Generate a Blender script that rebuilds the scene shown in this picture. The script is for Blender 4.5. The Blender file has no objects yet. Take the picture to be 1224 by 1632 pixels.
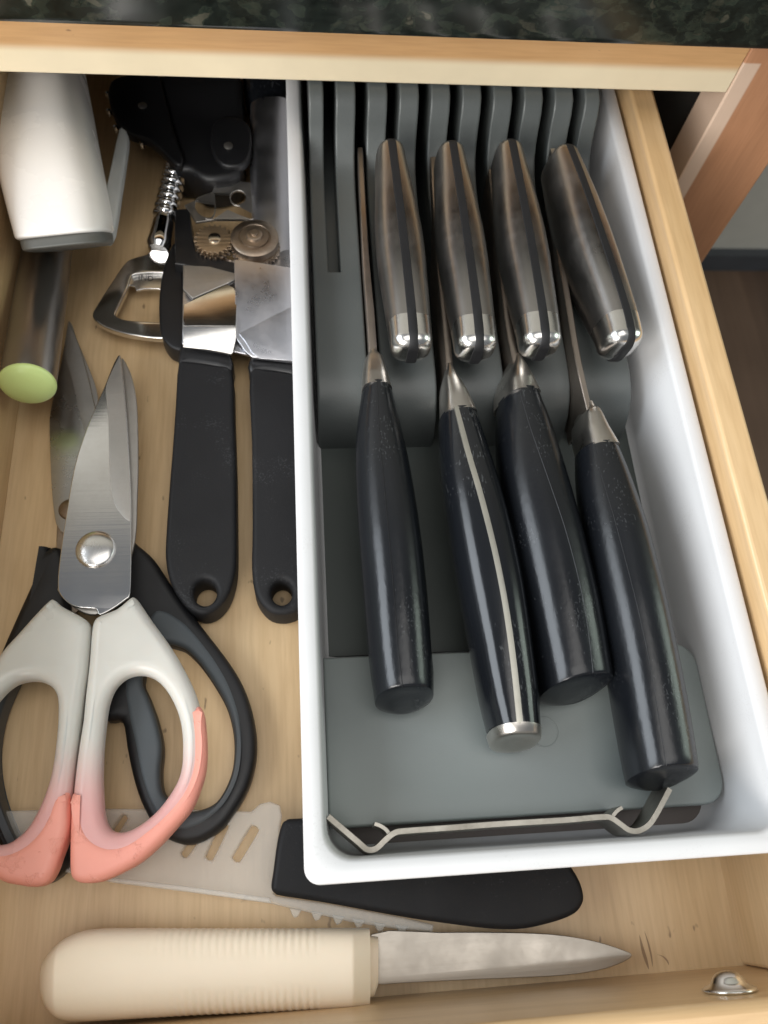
import bpy, bmesh, math, random
from mathutils import Vector, Matrix, Euler
random.seed(7)
scene = bpy.context.scene
col = scene.collection
U = 0.01                                    # everything below is written in centimetres

# ------------------------------------------------------------------ camera
CAM_ROT = (0.4245, -0.0837, -0.0649)
CAM_LOC = Vector((0.1006, 0.053, 29.2065))
FPX = 1310.25
cam = bpy.data.cameras.new('camera')
cam_ob = bpy.data.objects.new('camera', cam)
col.objects.link(cam_ob)
cam_ob.location = CAM_LOC * U
cam_ob.rotation_euler = CAM_ROT
cam.sensor_fit = 'HORIZONTAL'
cam.sensor_width = 36
cam.lens = 36 * FPX / 1224
cam.clip_start = 0.01
cam.clip_end = 50
cam.dof.use_dof = True
cam.dof.focus_distance = 0.262
cam.dof.aperture_fstop = 24.0
scene.camera = cam_ob

# ------------------------------------------------------------------ world, lamps, exposure
world = bpy.data.worlds.new('World')
scene.world = world
world.use_nodes = True
bg = world.node_tree.nodes['Background']
bg.inputs[0].default_value = (0.86, 0.92, 1.0, 1)
bg.inputs[1].default_value = 0.18


def area(name, loc, target, sx, sy, power, color):
    l = bpy.data.lights.new(name, 'AREA')
    l.shape = 'RECTANGLE'
    l.size = sx * U
    l.size_y = sy * U
    l.energy = power
    l.color = color
    o = bpy.data.objects.new(name, l)
    col.objects.link(o)
    o.location = Vector(loc) * U
    d = (Vector(target) - Vector(loc))
    o.rotation_euler = d.to_track_quat('-Z', 'Y').to_euler()
    return o


area('window_light', (-122, 12, 88), (2, 8, 4), 105, 90, 18, (0.86, 0.93, 1.0))
area('room_window_light', (-88, -108, 78), (-2, 16, 5), 110, 80, 30, (1.0, 0.97, 0.93))
area('side_window_light', (130, 15, 60), (6, 8, 4), 60, 60, 4, (0.85, 1.0, 0.88))
area('overhead_fill', (15, -25, 185), (2, 8, 3), 150, 120, 13, (1.0, 0.97, 0.93))  # added soft fill from overhead to even out the shadows, no actual lamp

scene.view_settings.view_transform = 'Standard'
scene.view_settings.look = 'None'
scene.view_settings.exposure = 0.15
scene.view_settings.gamma = 1
scene.render.engine = 'CYCLES'
scene.cycles.max_bounces = 8

# ------------------------------------------------------------------ pixel -> plane helpers (source photo is 1224x1632)
MROT = Euler(CAM_ROT, 'XYZ').to_matrix()


def at(px, py, z):
    d = MROT @ Vector(((px - 612) / FPX, -(py - 816) / FPX, -1))
    return CAM_LOC + d * ((z - CAM_LOC.z) / d.z)


def aty(px, py, y):
    d = MROT @ Vector(((px - 612) / FPX, -(py - 816) / FPX, -1))
    return CAM_LOC + d * ((y - CAM_LOC.y) / d.y)


def zz(pts, s, ox=0, oy=0):
    return [(ox + a / s, oy + b / s) for a, b in pts]


def Z5(p): return zz(p, 2.448, 0, 800)
def Z8(p): return zz(p, 3.138, 0, 480)
def ZO(p): return zz(p, 3.6, 140, 230)
def ZG(p): return zz(p, 5.3217, 250, 230)


def lerp_list(v, t):
    if not isinstance(v, (list, tuple)):
        return v
    f = t * (len(v) - 1)
    i = min(int(f), len(v) - 2)
    return v[i] + (v[i + 1] - v[i]) * (f - i)


def catmull(pts, n=4, closed=True):
    P = [Vector(p) for p in pts]
    m = len(P)
    out = []
    rng = range(m) if closed else range(m - 1)
    for i in rng:
        if closed:
            a, b, c, d = P[(i - 1) % m], P[i], P[(i + 1) % m], P[(i + 2) % m]
        else:
            a, b, c, d = P[max(i - 1, 0)], P[i], P[i + 1], P[min(i + 2, m - 1)]
        for k in range(n):
            t = k / n
            out.append(0.5 * ((2 * b) + (c - a) * t + (2 * a - 5 * b + 4 * c - d) * t * t + (3 * b - a - 3 * c + d) * t ** 3))
    if not closed:
        out.append(P[-1])
    return out


def resample(P, N):
    P = [Vector(p) for p in P]
    L = [0]
    for a, b in zip(P, P[1:]):
        L.append(L[-1] + (b - a).length)
    out = []
    for k in range(N):
        s = L[-1] * k / (N - 1)
        i = 0
        while i < len(L) - 2 and L[i + 1] < s:
            i += 1
        seg = L[i + 1] - L[i] or 1
        out.append(P[i].lerp(P[i + 1], (s - L[i]) / seg))
    return out


# ------------------------------------------------------------------ object helpers
def thing(name, label, cat, loc, group=None, rot=None):
    o = bpy.data.objects.new(name, None)
    col.objects.link(o)
    o.empty_display_size = 0.02
    o.location = Vector(loc) * U
    if rot:
        o.rotation_euler = rot
    o['label'] = label
    o['category'] = cat
    if group:
        o['group'] = group
    return o


def tag(o, label, cat, group=None):
    o['label'] = label
    o['category'] = cat
    if group:
        o['group'] = group


def finish(name, me, mat, parent, smooth=35, bevel=0, label=None, local=False, segs=2):
    """me holds world coordinates in metres (or local ones of its parent when local)"""
    o = bpy.data.objects.new(name, me)
    col.objects.link(o)
    if parent is not None:
        o.parent = parent
        if not local:
            off = Vector((0, 0, 0))
            q = parent
            while q is not None:
                off += Vector(q.location)
                q = q.parent
            me.transform(Matrix.Translation(-off))
    me.materials.clear()
    me.materials.append(mat)
    if smooth:
        for p in me.polygons:
            p.use_smooth = True
        me.set_sharp_from_angle(angle=math.radians(smooth))
    if bevel:
        b = o.modifiers.new('bevel', 'BEVEL')
        b.width = bevel * U
        b.segments = segs
        b.limit_method = 'ANGLE'
        b.angle_limit = math.radians(38)
    if label:
        o['label'] = label
    return o


def mesh(name, V, F, mat, parent=None, **k):
    me = bpy.data.meshes.new(name)
    me.from_pydata([tuple(Vector(v) * U) for v in V], [], F)
    bm = bmesh.new()
    bm.from_mesh(me)
    bmesh.ops.remove_doubles(bm, verts=bm.verts, dist=1e-6)
    bmesh.ops.recalc_face_normals(bm, faces=bm.faces)
    bm.to_mesh(me)
    bm.free()
    return finish(name, me, mat, parent, **k)


class Acc:
    def __init__(s):
        s.V, s.F = [], []

    def add(s, V, F):
        n = len(s.V)
        s.V += [tuple(v) for v in V]
        s.F += [tuple(i + n for i in f) for f in F]
        return s

    def box(s, x0, x1, y0, y1, z0, z1):
        return s.add([(x0, y0, z0), (x1, y0, z0), (x1, y1, z0), (x0, y1, z0), (x0, y0, z1), (x1, y0, z1), (x1, y1, z1), (x0, y1, z1)],
                     [(3, 2, 1, 0), (4, 5, 6, 7), (0, 1, 5, 4), (1, 2, 6, 5), (2, 3, 7, 6), (3, 0, 4, 7)])

    def rings(s, R, cap0=True, cap1=True):
        n = len(R[0])
        V = [p for r in R for p in r]
        F = []
        for i in range(len(R) - 1):
            for j in range(n):
                k = (j + 1) % n
                F.append((i * n + j, i * n + k, (i + 1) * n + k, (i + 1) * n + j))
        if cap0:
            F.append(tuple(range(n - 1, -1, -1)))
        if cap1:
            F.append(tuple((len(R) - 1) * n + j for j in range(n)))
        return s.add(V, F)

    def revolve(s, p0, p1, prof, n=32):
        p0, p1 = Vector(p0), Vector(p1)
        d = p1 - p0
        a = d.normalized()
        u = a.cross(Vector((0.31, 0.2, 0.93))).normalized()
        v = a.cross(u)
        R = []
        for t, r in prof:
            c = p0 + d * t
            R.append([c + (u * math.cos(2 * math.pi * j / n) + v * math.sin(2 * math.pi * j / n)) * max(r, 1e-4) for j in range(n)])
        return s.rings(R)

    def build(s, name, mat, parent=None, **k):
        return mesh(name, s.V, s.F, mat, parent, **k)


def box(name, b, mat, parent=None, **k):
    return Acc().box(*b).build(name, mat, parent, **k)


def loft_rings(C, W, H, n=2.4, M=30, roll=0.0, round0=0.0, round1=0.0, steps=6, dir0=None, dir1=None):
    """C centres, W half-width vectors (horizontal), H half heights: superelliptic rings with rounded ends"""
    N = len(C)
    R = []
    rl = lambda t: lerp_list(roll, t)

    def ring(c, w, h, inset, r):
        hw = w.length
        s = w.normalized()
        u = Vector((0, 0, 1))
        if r:
            q = Matrix.Rotation(r, 3, s.cross(u))
            s, u = q @ s, q @ u
        hw, h = max(hw - inset, hw * 0.03), max(h - inset, h * 0.03)
        out = []
        for j in range(M):
            a = 2 * math.pi * j / M
            ca, sa = math.cos(a), math.sin(a)
            out.append(c + s * (hw * math.copysign(abs(ca) ** (2 / n), ca)) + u * (h * math.copysign(abs(sa) ** (2 / n), sa)))
        return out
    if round0:
        d = dir0 or (C[0] - C[1]).normalized()
        for k in range(steps):
            a = math.pi / 2 * (1 - k / steps)
            R.append(ring(C[0] + d * (round0 * math.sin(a)), W[0], H[0], round0 * (1 - math.cos(a)), rl(0)))
    for i in range(N):
        R.append(ring(C[i], W[i], H[i], 0, rl(i / (N - 1))))
    if round1:
        d = dir1 or (C[-1] - C[-2]).normalized()
        for k in range(steps):
            a = math.pi / 2 * (k + 1) / steps
            R.append(ring(C[-1] + d * (round1 * math.sin(a)), W[-1], H[-1], round1 * (1 - math.cos(a)), rl(1)))
    return R


def inlay(Ch, Wh, Hh, n, roll, px, half_w, proud, round0, round1, M=20):
    """a strip let into a lofted handle: follows the traced line px on the handle's top"""
    N = len(Ch)
    known = []
    for p in catmull(px, 5, False):
        best = None
        for k in range(N):
            s = Wh[k].normalized()
            u = Vector((0, 0, 1))
            if roll:
                q = Matrix.Rotation(roll, 3, s.cross(u))
                s, u = q @ s, q @ u
            top = Ch[k] + u * Hh[k]
            c = at(p.x, p.y, top.z)
            off = (c - top).dot(s) / max(0.3, s.to_2d().length_squared) if abs(s.z) > 0.01 else (c - top).dot(s)
            al = abs((c - top).to_2d().cross(s.to_2d().normalized()))if False else (c - top - s * off).to_2d().length
            if best is None or al < best[0]:
                best = (al, k, max(-0.9, min(0.9, off / Wh[k].length)))
        known.append((best[1], best[2]))
    known.sort()
    import numpy as np
    pf = np.polyfit([q[0] for q in known], [q[1] for q in known], 2)
    C, W, H = [], [], []
    for k in range(N):
        lo = [q for q in known if q[0] <= k]
        hi = [q for q in known if q[0] >= k]
        if lo and hi:
            a, b = lo[-1], hi[0]
            f = 0 if b[0] == a[0] else (k - a[0]) / (b[0] - a[0])
            off = a[1] + (b[1] - a[1]) * f
        else:
            off = (lo[-1] if lo else hi[0])[1]
        off = max(-0.9, min(0.9, float(np.polyval(pf, k))))
        s = Wh[k].normalized()
        if roll:
            sr = Matrix.Rotation(roll, 3, s.cross(Vector((0, 0, 1)))) @ s
        else:
            sr = s
        C.append(Ch[k] + sr * (off * Wh[k].length))
        W.append(s * half_w)
        H.append(Hh[k] * (1 - abs(off) ** n) ** (1 / n) + proud)
    # ends: round like the handle, keeping the strip's own width
    out = loft_rings(C, W, H, n=9, M=M, roll=roll)
    pre, post = [], []
    for (lst, c, w, h, r, d) in ((pre, C[0], W[0], H[0], round0, (Ch[0] - Ch[1]).normalized()), (post, C[-1], W[-1], H[-1], round1, (Ch[-1] - Ch[-2]).normalized())):
        if r:
            for k in range(6):
                a = math.pi / 2 * (k + 1) / 6
                lst.append(loft_rings([c + d * ((r + proud) * math.sin(a)), c + d * ((r + proud) * math.sin(a) + 0.01)], [w, w], [h - (r + proud) * (1 - math.cos(a))] * 2, n=9, M=M, roll=roll)[0])
    return pre[::-1] + out + post


def loft_px(L, R, z, hh, N=26, smooth=True, dz=0.0, **k):
    """L, R: the two outlines in photo pixels (same direction); z centre height(s); hh half height(s)"""
    if smooth:
        L = [(p.x, p.y) for p in catmull([(a, b) for a, b in L], 5, False)]
        R = [(p.x, p.y) for p in catmull([(a, b) for a, b in R], 5, False)]
    L, R = resample(L, N), resample(R, N)
    C, W, H = [], [], []
    for i in range(N):
        t = i / (N - 1)
        zc = lerp_list(z, t)
        a, b = at(L[i].x, L[i].y, zc), at(R[i].x, R[i].y, zc)
        C.append((a + b) / 2 + Vector((0, 0, lerp_list(dz, t))))
        w = (b - a) / 2
        w.z = 0
        W.append(w)
        H.append(lerp_list(hh, t))
    return loft_rings(C, W, H, **k), C, W, H


def plate_mesh(outline, holes, z0, thick, bev, zfun=None, res=3):
    """flat outlines (cm, XY) -> bevelled plate between z0-thick and z0"""
    cu = bpy.data.curves.new('tmp', 'CURVE')
    cu.dimensions = '2D'
    cu.fill_mode = 'BOTH'
    bev = min(bev, thick / 2 - 0.002)
    cu.extrude = (thick / 2 - bev) * U
    cu.bevel_depth = bev * U
    cu.offset = -bev * U
    cu.bevel_resolution = res
    for poly in [outline] + list(holes):
        s = cu.splines.new('POLY')
        s.points.add(len(poly) - 1)
        for q, p in zip(s.points, poly):
            q.co = (p[0] * U, p[1] * U, 0, 1)
        s.use_cyclic_u = True
    o = bpy.data.objects.new('tmp', cu)
    col.objects.link(o)
    dg = bpy.context.evaluated_depsgraph_get()
    me = bpy.data.meshes.new_from_object(o.evaluated_get(dg))
    bpy.data.objects.remove(o)
    bpy.data.curves.remove(cu)
    bm = bmesh.new()
    bm.from_mesh(me)
    bmesh.ops.remove_doubles(bm, verts=bm.verts, dist=2e-6)
    for v in bm.verts:
        v.co.z += (z0 - thick / 2) * U
        if zfun:
            v.co.z += zfun(v.co.x / U, v.co.y / U) * U
    bm.to_mesh(me)
    bm.free()
    return me


def plate(name, px, ztop, thick, bev, mat, parent, holes=(), smooth=4, zfun=None, res=3, shade=30, zp=None, **k):
    """outline given in photo pixels on the plane ztop (or zp(px,py))"""
    def conv(poly, sm):
        q = catmull(poly, sm) if sm > 1 else [Vector(p) for p in poly]
        return [at(p[0], p[1], ztop if zp is None else zp).to_2d() for p in q]
    me = plate_mesh(conv(px, smooth), [conv(h, max(smooth, 4)) for h in holes], ztop, thick, bev, zfun, res)
    return finish(name, me, mat, parent, smooth=shade, **k)


# ------------------------------------------------------------------ materials
def new_mat(name):
    m = bpy.data.materials.new(name)
    m.use_nodes = True
    nt = m.node_tree
    return m, nt, nt.nodes['Principled BSDF']


def N_(nt, t, **k):
    n = nt.nodes.new(t)
    for a, b in k.items():
        if a in n.inputs:
            n.inputs[a].default_value = b
        else:
            setattr(n, a, b)
    return n


def ramp(nt, stops):
    r = nt.nodes.new('ShaderNodeValToRGB')
    e = r.color_ramp.elements
    while len(e) < len(stops):
        e.new(0.5)
    for el, (p, c) in zip(e, stops):
        el.position = p
        el.color = (*c, 1) if len(c) == 3 else c
    return r


def coords(nt, scale=(1, 1, 1), rot=(0, 0, 0)):
    tc = nt.nodes.new('ShaderNodeTexCoord')
    mp = nt.nodes.new('ShaderNodeMapping')
    mp.inputs['Scale'].default_value = scale
    mp.inputs['Rotation'].default_value = rot
    nt.links.new(tc.outputs['Object'], mp.inputs['Vector'])
    return mp.outputs['Vector']


def bump(nt, bs, src, strength, dist=0.001):
    b = nt.nodes.new('ShaderNodeBump')
    b.inputs['Strength'].default_value = strength
    b.inputs['Distance'].default_value = dist
    nt.links.new(src, b.inputs['Height'])
    nt.links.new(b.outputs['Normal'], bs.inputs['Normal'])
    return b


def wood(name, c0, c1, c2, rough=0.4, axis='Y', coat=0.0, specks=True, grain=1.0):
    m, nt, bs = new_mat(name)
    st = {'X': (3, 45, 45), 'Y': (45, 3, 45), 'Z': (45, 45, 3)}[axis]
    v = coords(nt, tuple(s * grain for s in st))
    n = N_(nt, 'ShaderNodeTexNoise', Scale=1.6, Detail=6.0, Roughness=0.6, Distortion=0.35)
    nt.links.new(v, n.inputs['Vector'])
    r = ramp(nt, [(0.28, c0), (0.5, c1), (0.75, c2)])
    nt.links.new(n.outputs['Fac'], r.inputs['Fac'])
    v2 = coords(nt, tuple(s * grain * 8 for s in st))
    n2 = N_(nt, 'ShaderNodeTexNoise', Scale=2.0, Detail=3.0)
    nt.links.new(v2, n2.inputs['Vector'])
    mx = N_(nt, 'ShaderNodeMix', data_type='RGBA', blend_type='MULTIPLY')
    mx.inputs['Factor'].default_value = 0.34
    r2 = ramp(nt, [(0.3, (0.72, 0.66, 0.6)), (0.6, (1, 1, 1))])
    nt.links.new(n2.outputs['Fac'], r2.inputs['Fac'])
    nt.links.new(r.outputs['Color'], mx.inputs[6])
    nt.links.new(r2.outputs['Color'], mx.inputs[7])
    out = mx.outputs[2]
    # large uneven blotches of the finish
    n3 = N_(nt, 'ShaderNodeTexNoise', Scale=14.0, Detail=3.0)
    nt.links.new(coords(nt), n3.inputs['Vector'])
    r3 = ramp(nt, [(0.3, (0.86, 0.82, 0.76)), (0.7, (1.05, 1.03, 1.0))])
    nt.links.new(n3.outputs['Fac'], r3.inputs['Fac'])
    m3 = N_(nt, 'ShaderNodeMix', data_type='RGBA', blend_type='MULTIPLY')
    m3.inputs['Factor'].default_value = 0.8
    nt.links.new(out, m3.inputs[6])
    nt.links.new(r3.outputs['Color'], m3.inputs[7])
    out = m3.outputs[2]
    if specks:
        vo = N_(nt, 'ShaderNodeTexNoise', Scale=210.0, Detail=2.0, Roughness=0.6)
        nt.links.new(coords(nt, tuple(1.0 if a > 10 else 0.45 for a in st)), vo.inputs['Vector'])
        r4 = ramp(nt, [(0.715, (0, 0, 0)), (0.76, (1, 1, 1))])
        nt.links.new(vo.outputs['Fac'], r4.inputs['Fac'])
        m4 = N_(nt, 'ShaderNodeMix', data_type='RGBA')
        m4.inputs[7].default_value = (0.11, 0.06, 0.03, 1)
        ml = N_(nt, 'ShaderNodeMath', operation='MULTIPLY')
        ml.inputs[1].default_value = 0.65
        nt.links.new(r4.outputs['Color'], ml.inputs[0])
        nt.links.new(ml.outputs[0], m4.inputs[0])
        nt.links.new(out, m4.inputs[6])
        out = m4.outputs[2]
    nt.links.new(out, bs.inputs['Base Color'])
    bs.inputs['Roughness'].default_value = rough
    bs.inputs['Coat Weight'].default_value = coat
    bs.inputs['Coat Roughness'].default_value = 0.22
    bump(nt, bs, n2.outputs['Fac'], 0.12, 0.0006)
    return m


def plastic(name, c, rough=0.4, var=0.12, grain=0.06, grain_scale=900, dust=0.0, sss=0.0, dustc=(0.35, 0.37, 0.38), stretch=(1, 1, 1)):
    m, nt, bs = new_mat(name)
    n = N_(nt, 'ShaderNodeTexNoise', Scale=35.0, Detail=5.0)
    nt.links.new(coords(nt, stretch), n.inputs['Vector'])
    r = ramp(nt, [(0.3, tuple(x * (1 - var) for x in c)), (0.7, tuple(min(1, x * (1 + var)) for x in c))])
    nt.links.new(n.outputs['Fac'], r.inputs['Fac'])
    out = r.outputs['Color']
    rr = ramp(nt, [(0.3, (rough * 0.85,) * 3), (0.7, (min(1, rough * 1.2),) * 3)])
    nt.links.new(n.outputs['Fac'], rr.inputs['Fac'])
    nt.links.new(rr.outputs['Color'], bs.inputs['Roughness'])
    if dust:
        nd = N_(nt, 'ShaderNodeTexNoise', Scale=1700.0, Detail=1.0)
        nt.links.new(coords(nt, stretch), nd.inputs['Vector'])
        nb = N_(nt, 'ShaderNodeTexNoise', Scale=60.0, Detail=3.0)
        nt.links.new(coords(nt), nb.inputs['Vector'])
        mm = N_(nt, 'ShaderNodeMath', operation='MULTIPLY')
        nt.links.new(nd.outputs['Fac'], mm.inputs[0])
        nt.links.new(nb.outputs['Fac'], mm.inputs[1])
        rd = ramp(nt, [(0.375, (0, 0, 0)), (0.43, (dust,) * 3)])
        nt.links.new(mm.outputs[0], rd.inputs['Fac'])
        mx = N_(nt, 'ShaderNodeMix', data_type='RGBA')
        mx.inputs[7].default_value = (*dustc, 1)
        nt.links.new(rd.outputs['Color'], mx.inputs[0])
        nt.links.new(out, mx.inputs[6])
        out = mx.outputs[2]
    nt.links.new(out, bs.inputs['Base Color'])
    if sss:
        bs.inputs['Subsurface Weight'].default_value = sss
        bs.inputs['Subsurface Radius'].default_value = (0.004, 0.003, 0.0025)
    if grain:
        g = N_(nt, 'ShaderNodeTexNoise', Scale=float(grain_scale), Detail=2.0)
        nt.links.new(coords(nt, stretch), g.inputs['Vector'])
        bump(nt, bs, g.outputs['Fac'], grain, 0.0005)
    return m


def steel(name, c=(0.62, 0.6, 0.58), rough=0.3, axis='X', brush=0.1, stain=0.25, stainc=(0.3, 0.24, 0.18), aniso=0.0):
    m, nt, bs = new_mat(name)
    st = {'X': (8, 900, 900), 'Y': (900, 8, 900), 'Z': (900, 900, 8)}[axis]
    n = N_(nt, 'ShaderNodeTexNoise', Scale=1.0, Detail=3.0)
    nt.links.new(coords(nt, st), n.inputs['Vector'])
    n2 = N_(nt, 'ShaderNodeTexNoise', Scale=55.0, Detail=6.0, Roughness=0.7)
    nt.links.new(coords(nt), n2.inputs['Vector'])
    r = ramp(nt, [(0.42, c), (0.72, tuple(a * (1 - stain) + b * stain for a, b in zip(c, stainc)))])
    nt.links.new(n2.outputs['Fac'], r.inputs['Fac'])
    nt.links.new(r.outputs['Color'], bs.inputs['Base Color'])
    bs.inputs['Metallic'].default_value = 1
    rr = ramp(nt, [(0.3, (rough * 0.8,) * 3), (0.7, (rough * 1.3,) * 3)])
    nt.links.new(n2.outputs['Fac'], rr.inputs['Fac'])
    nt.links.new(rr.outputs['Color'], bs.inputs['Roughness'])
    if brush:
        bump(nt, bs, n.outputs['Fac'], brush, 0.0003)
    return m


M = {}
M['maple'] = wood('maple_drawer', (0.58, 0.41, 0.225), (0.66, 0.48, 0.275), (0.72, 0.54, 0.325), 0.42, 'Y', 0.15)
M['maple_side'] = wood('maple_side', (0.54, 0.36, 0.18), (0.63, 0.44, 0.24), (0.70, 0.51, 0.30), 0.34, 'Y', 0.35, specks=False)
M['maple_front'] = wood('maple_front', (0.56, 0.37, 0.19), (0.64, 0.44, 0.24), (0.70, 0.50, 0.29), 0.36, 'X', 0.3, specks=False)
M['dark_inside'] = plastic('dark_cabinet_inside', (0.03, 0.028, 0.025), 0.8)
M['scratch'] = plastic('dark_scratch', (0.36, 0.24, 0.14), 0.7)
M['tray'] = plastic('white_tray', (0.585, 0.587, 0.592), 0.36, 0.03, 0.03, 500, dust=0.12, dustc=(0.32, 0.3, 0.27))
M['rack'] = plastic('grey_rack', (0.082, 0.091, 0.089), 0.42, 0.05, 0.10, 1600)
M['gap_shade'] = plastic('brown_gap_shade', (0.12, 0.10, 0.09), 0.6, 0.1, 0.05)  # brown-grey that stands in for deep shade in the tray's front gap
M['well'] = plastic('dark_well', (0.05, 0.060, 0.055), 0.5, 0.1, 0.05)
M['pad'] = plastic('grey_pad', (0.175, 0.198, 0.192), 0.38, 0.06, 0.05, 1600)
M['black_handle'] = plastic('black_knife_handle', (0.006, 0.007, 0.009), 0.25, 0.25, 0.10, 700, dust=0.07, stretch=(1, 0.5, 1))
M['black_gloss'] = plastic('black_gloss_handle', (0.007, 0.008, 0.010), 0.17, 0.3, 0.04, 900, dust=0.10, stretch=(1, 0.3, 1))
M['black_rubber'] = plastic('black_rubber', (0.009, 0.009, 0.010), 0.6, 0.15, 0.12, 1500, dust=0.05)
M['black_rubber'].node_tree.nodes['Principled BSDF'].inputs['Specular IOR Level'].default_value = 0.28
M['black_plastic'] = plastic('black_plastic', (0.007, 0.007, 0.008), 0.45, 0.2, 0.05)
M['slate'] = plastic('slate_grip', (0.065, 0.076, 0.084), 0.5, 0.1, 0.05, 1500)
M['dark_strip'] = plastic('black_strip', (0.004, 0.004, 0.005), 0.65, 0.1, 0.0)
M['cream'] = plastic('cream_handle', (0.89, 0.765, 0.60), 0.42, 0.03, 0.03, 700, sss=0.15)
M['coral'] = plastic('coral_grip', (0.84, 0.35, 0.275), 0.45, 0.05, 0.35, 260, sss=0.1)
nt_ = M['coral'].node_tree
b_ = nt_.nodes['Principled BSDF']
ch = N_(nt_, 'ShaderNodeTexNoise', Scale=150.0, Detail=5.0, Roughness=0.6)
nt_.links.new(coords(nt_), ch.inputs['Vector'])
rc = ramp(nt_, [(0.57, (0, 0, 0)), (0.6, (1, 1, 1)), (0.63, (0.25, 0.25, 0.25)), (0.72, (0.9, 0.9, 0.9))])
nt_.links.new(ch.outputs['Fac'], rc.inputs['Fac'])
bump(nt_, b_, rc.outputs['Color'], 0.35, 0.001)
M['white_gadget'] = plastic('white_gadget', (0.87, 0.84, 0.80), 0.26, 0.03, 0.02)
M['grey_band'] = plastic('grey_band', (0.11, 0.11, 0.10), 0.45)
M['white_arm'] = plastic('white_arm', (0.42, 0.43, 0.42), 0.45)
M['lime'] = plastic('lime_cap', (0.66, 0.80, 0.31), 0.4, 0.03, 0.02, sss=0.1)
M['steel_handle'] = steel('brushed_steel_handle', (0.35, 0.335, 0.32), 0.33, 'Y', 0.07, 0.08)
M['polished'] = steel('polished_steel', (0.68, 0.67, 0.65), 0.23, 'X', 0.0, 0.12)
M['blade'] = steel('blade_steel', (0.70, 0.69, 0.68), 0.15, 'X', 0.04, 0.15)
M['blade_dull'] = steel('blade_grind', (0.52, 0.50, 0.47), 0.42, 'X', 0.12, 0.3)
M['bolster'] = steel('bolster_steel', (0.60, 0.57, 0.53), 0.3, 'X', 0.06, 0.2)
M['spine'] = steel('blade_spine', (0.36, 0.31, 0.27), 0.38, 'Y', 0.05, 0.3)
M['opener'] = steel('opener_plate', (0.66, 0.66, 0.69), 0.3, 'Y', 0.04, 0.05)
M['chrome'] = steel('chrome', (0.75, 0.75, 0.76), 0.07, 'X', 0.0, 0.1)
M['gear_tan'] = steel('worn_gear', (0.50, 0.39, 0.27), 0.42, 'X', 0.05, 0.4, (0.25, 0.14, 0.07))
M['gear_old'] = steel('rusty_wheel', (0.40, 0.33, 0.26), 0.38, 'X', 0.1, 0.6, (0.12, 0.06, 0.03))
M['chrome_soft'] = steel('soft_chrome', (0.70, 0.69, 0.67), 0.16, 'X', 0.03, 0.35)
M['soft_blade'] = steel('satin_blade', (0.46, 0.45, 0.43), 0.27, 'X', 0.05, 0.3)
M['knife_blade'] = steel('paring_blade', (0.40, 0.365, 0.32), 0.36, 'X', 0.06, 0.05)
M['wire'] = steel('steel_strip', (0.36, 0.34, 0.30), 0.42, 'Z', 0.15, 0.5, (0.2, 0.17, 0.13))
M['tang'] = steel('tang_steel', (0.46, 0.45, 0.40), 0.42, 'Y', 0.05, 0.15)
M['zinc'] = steel('zinc_screw', (0.70, 0.69, 0.66), 0.2, 'X', 0.0, 0.2)
M['wall'] = plastic('painted_wall', (0.46, 0.44, 0.39), 0.8, 0.04, 0.0)
M['skirting'] = plastic('dark_skirting', (0.05, 0.053, 0.06), 0.5)


def floor_mat():
    return wood('dark_wood_floor', (0.06, 0.036, 0.025), (0.12, 0.074, 0.05), (0.19, 0.12, 0.08), 0.5, 'Y', 0.0, specks=False, grain=0.12)


M['floor'] = floor_mat()


def granite():
    m, nt, bs = new_mat('dark_granite')
    v = N_(nt, 'ShaderNodeTexVoronoi', feature='SMOOTH_F1', Scale=330.0, Smoothness=0.55)
    n0 = N_(nt, 'ShaderNodeTexNoise', Scale=60.0, Detail=4.0)
    mpv = coords(nt, (0.7, 1, 1))
    nt.links.new(mpv, n0.inputs['Vector'])
    mixv = N_(nt, 'ShaderNodeMix', data_type='RGBA')
    mixv.inputs[0].default_value = 0.02
    nt.links.new(mpv, mixv.inputs[6])
    nt.links.new(n0.outputs['Color'], mixv.inputs[7])
    nt.links.new(mixv.outputs[2], v.inputs['Vector'])
    r = ramp(nt, [(0.0, (0.006, 0.008, 0.007)), (0.5, (0.008, 0.011, 0.010)), (0.68, (0.016, 0.020, 0.016)), (0.84, (0.009, 0.014, 0.012)), (0.95, (0.024, 0.025, 0.02)), (1.0, (0.06, 0.058, 0.048))])
    r.color_ramp.interpolation = 'LINEAR'
    sep = N_(nt, 'ShaderNodeSeparateColor')
    nt.links.new(v.outputs['Color'], sep.inputs[0])
    nt.links.new(sep.outputs[0], r.inputs['Fac'])
    n1 = N_(nt, 'ShaderNodeTexNoise', Scale=140.0, Detail=6.0, Roughness=0.75)
    nt.links.new(mpv, n1.inputs['Vector'])
    r1 = ramp(nt, [(0.35, (0.5, 0.54, 0.5)), (0.7, (2.5, 2.4, 2.15))])
    nt.links.new(n1.outputs['Fac'], r1.inputs['Fac'])
    mx = N_(nt, 'ShaderNodeMix', data_type='RGBA', blend_type='MULTIPLY')
    mx.inputs[0].default_value = 1
    nt.links.new(r.outputs['Color'], mx.inputs[6])
    nt.links.new(r1.outputs['Color'], mx.inputs[7])
    nt.links.new(mx.outputs[2], bs.inputs['Base Color'])
    bs.inputs['Roughness'].default_value = 0.16
    return m


M['granite'] = granite()


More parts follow.
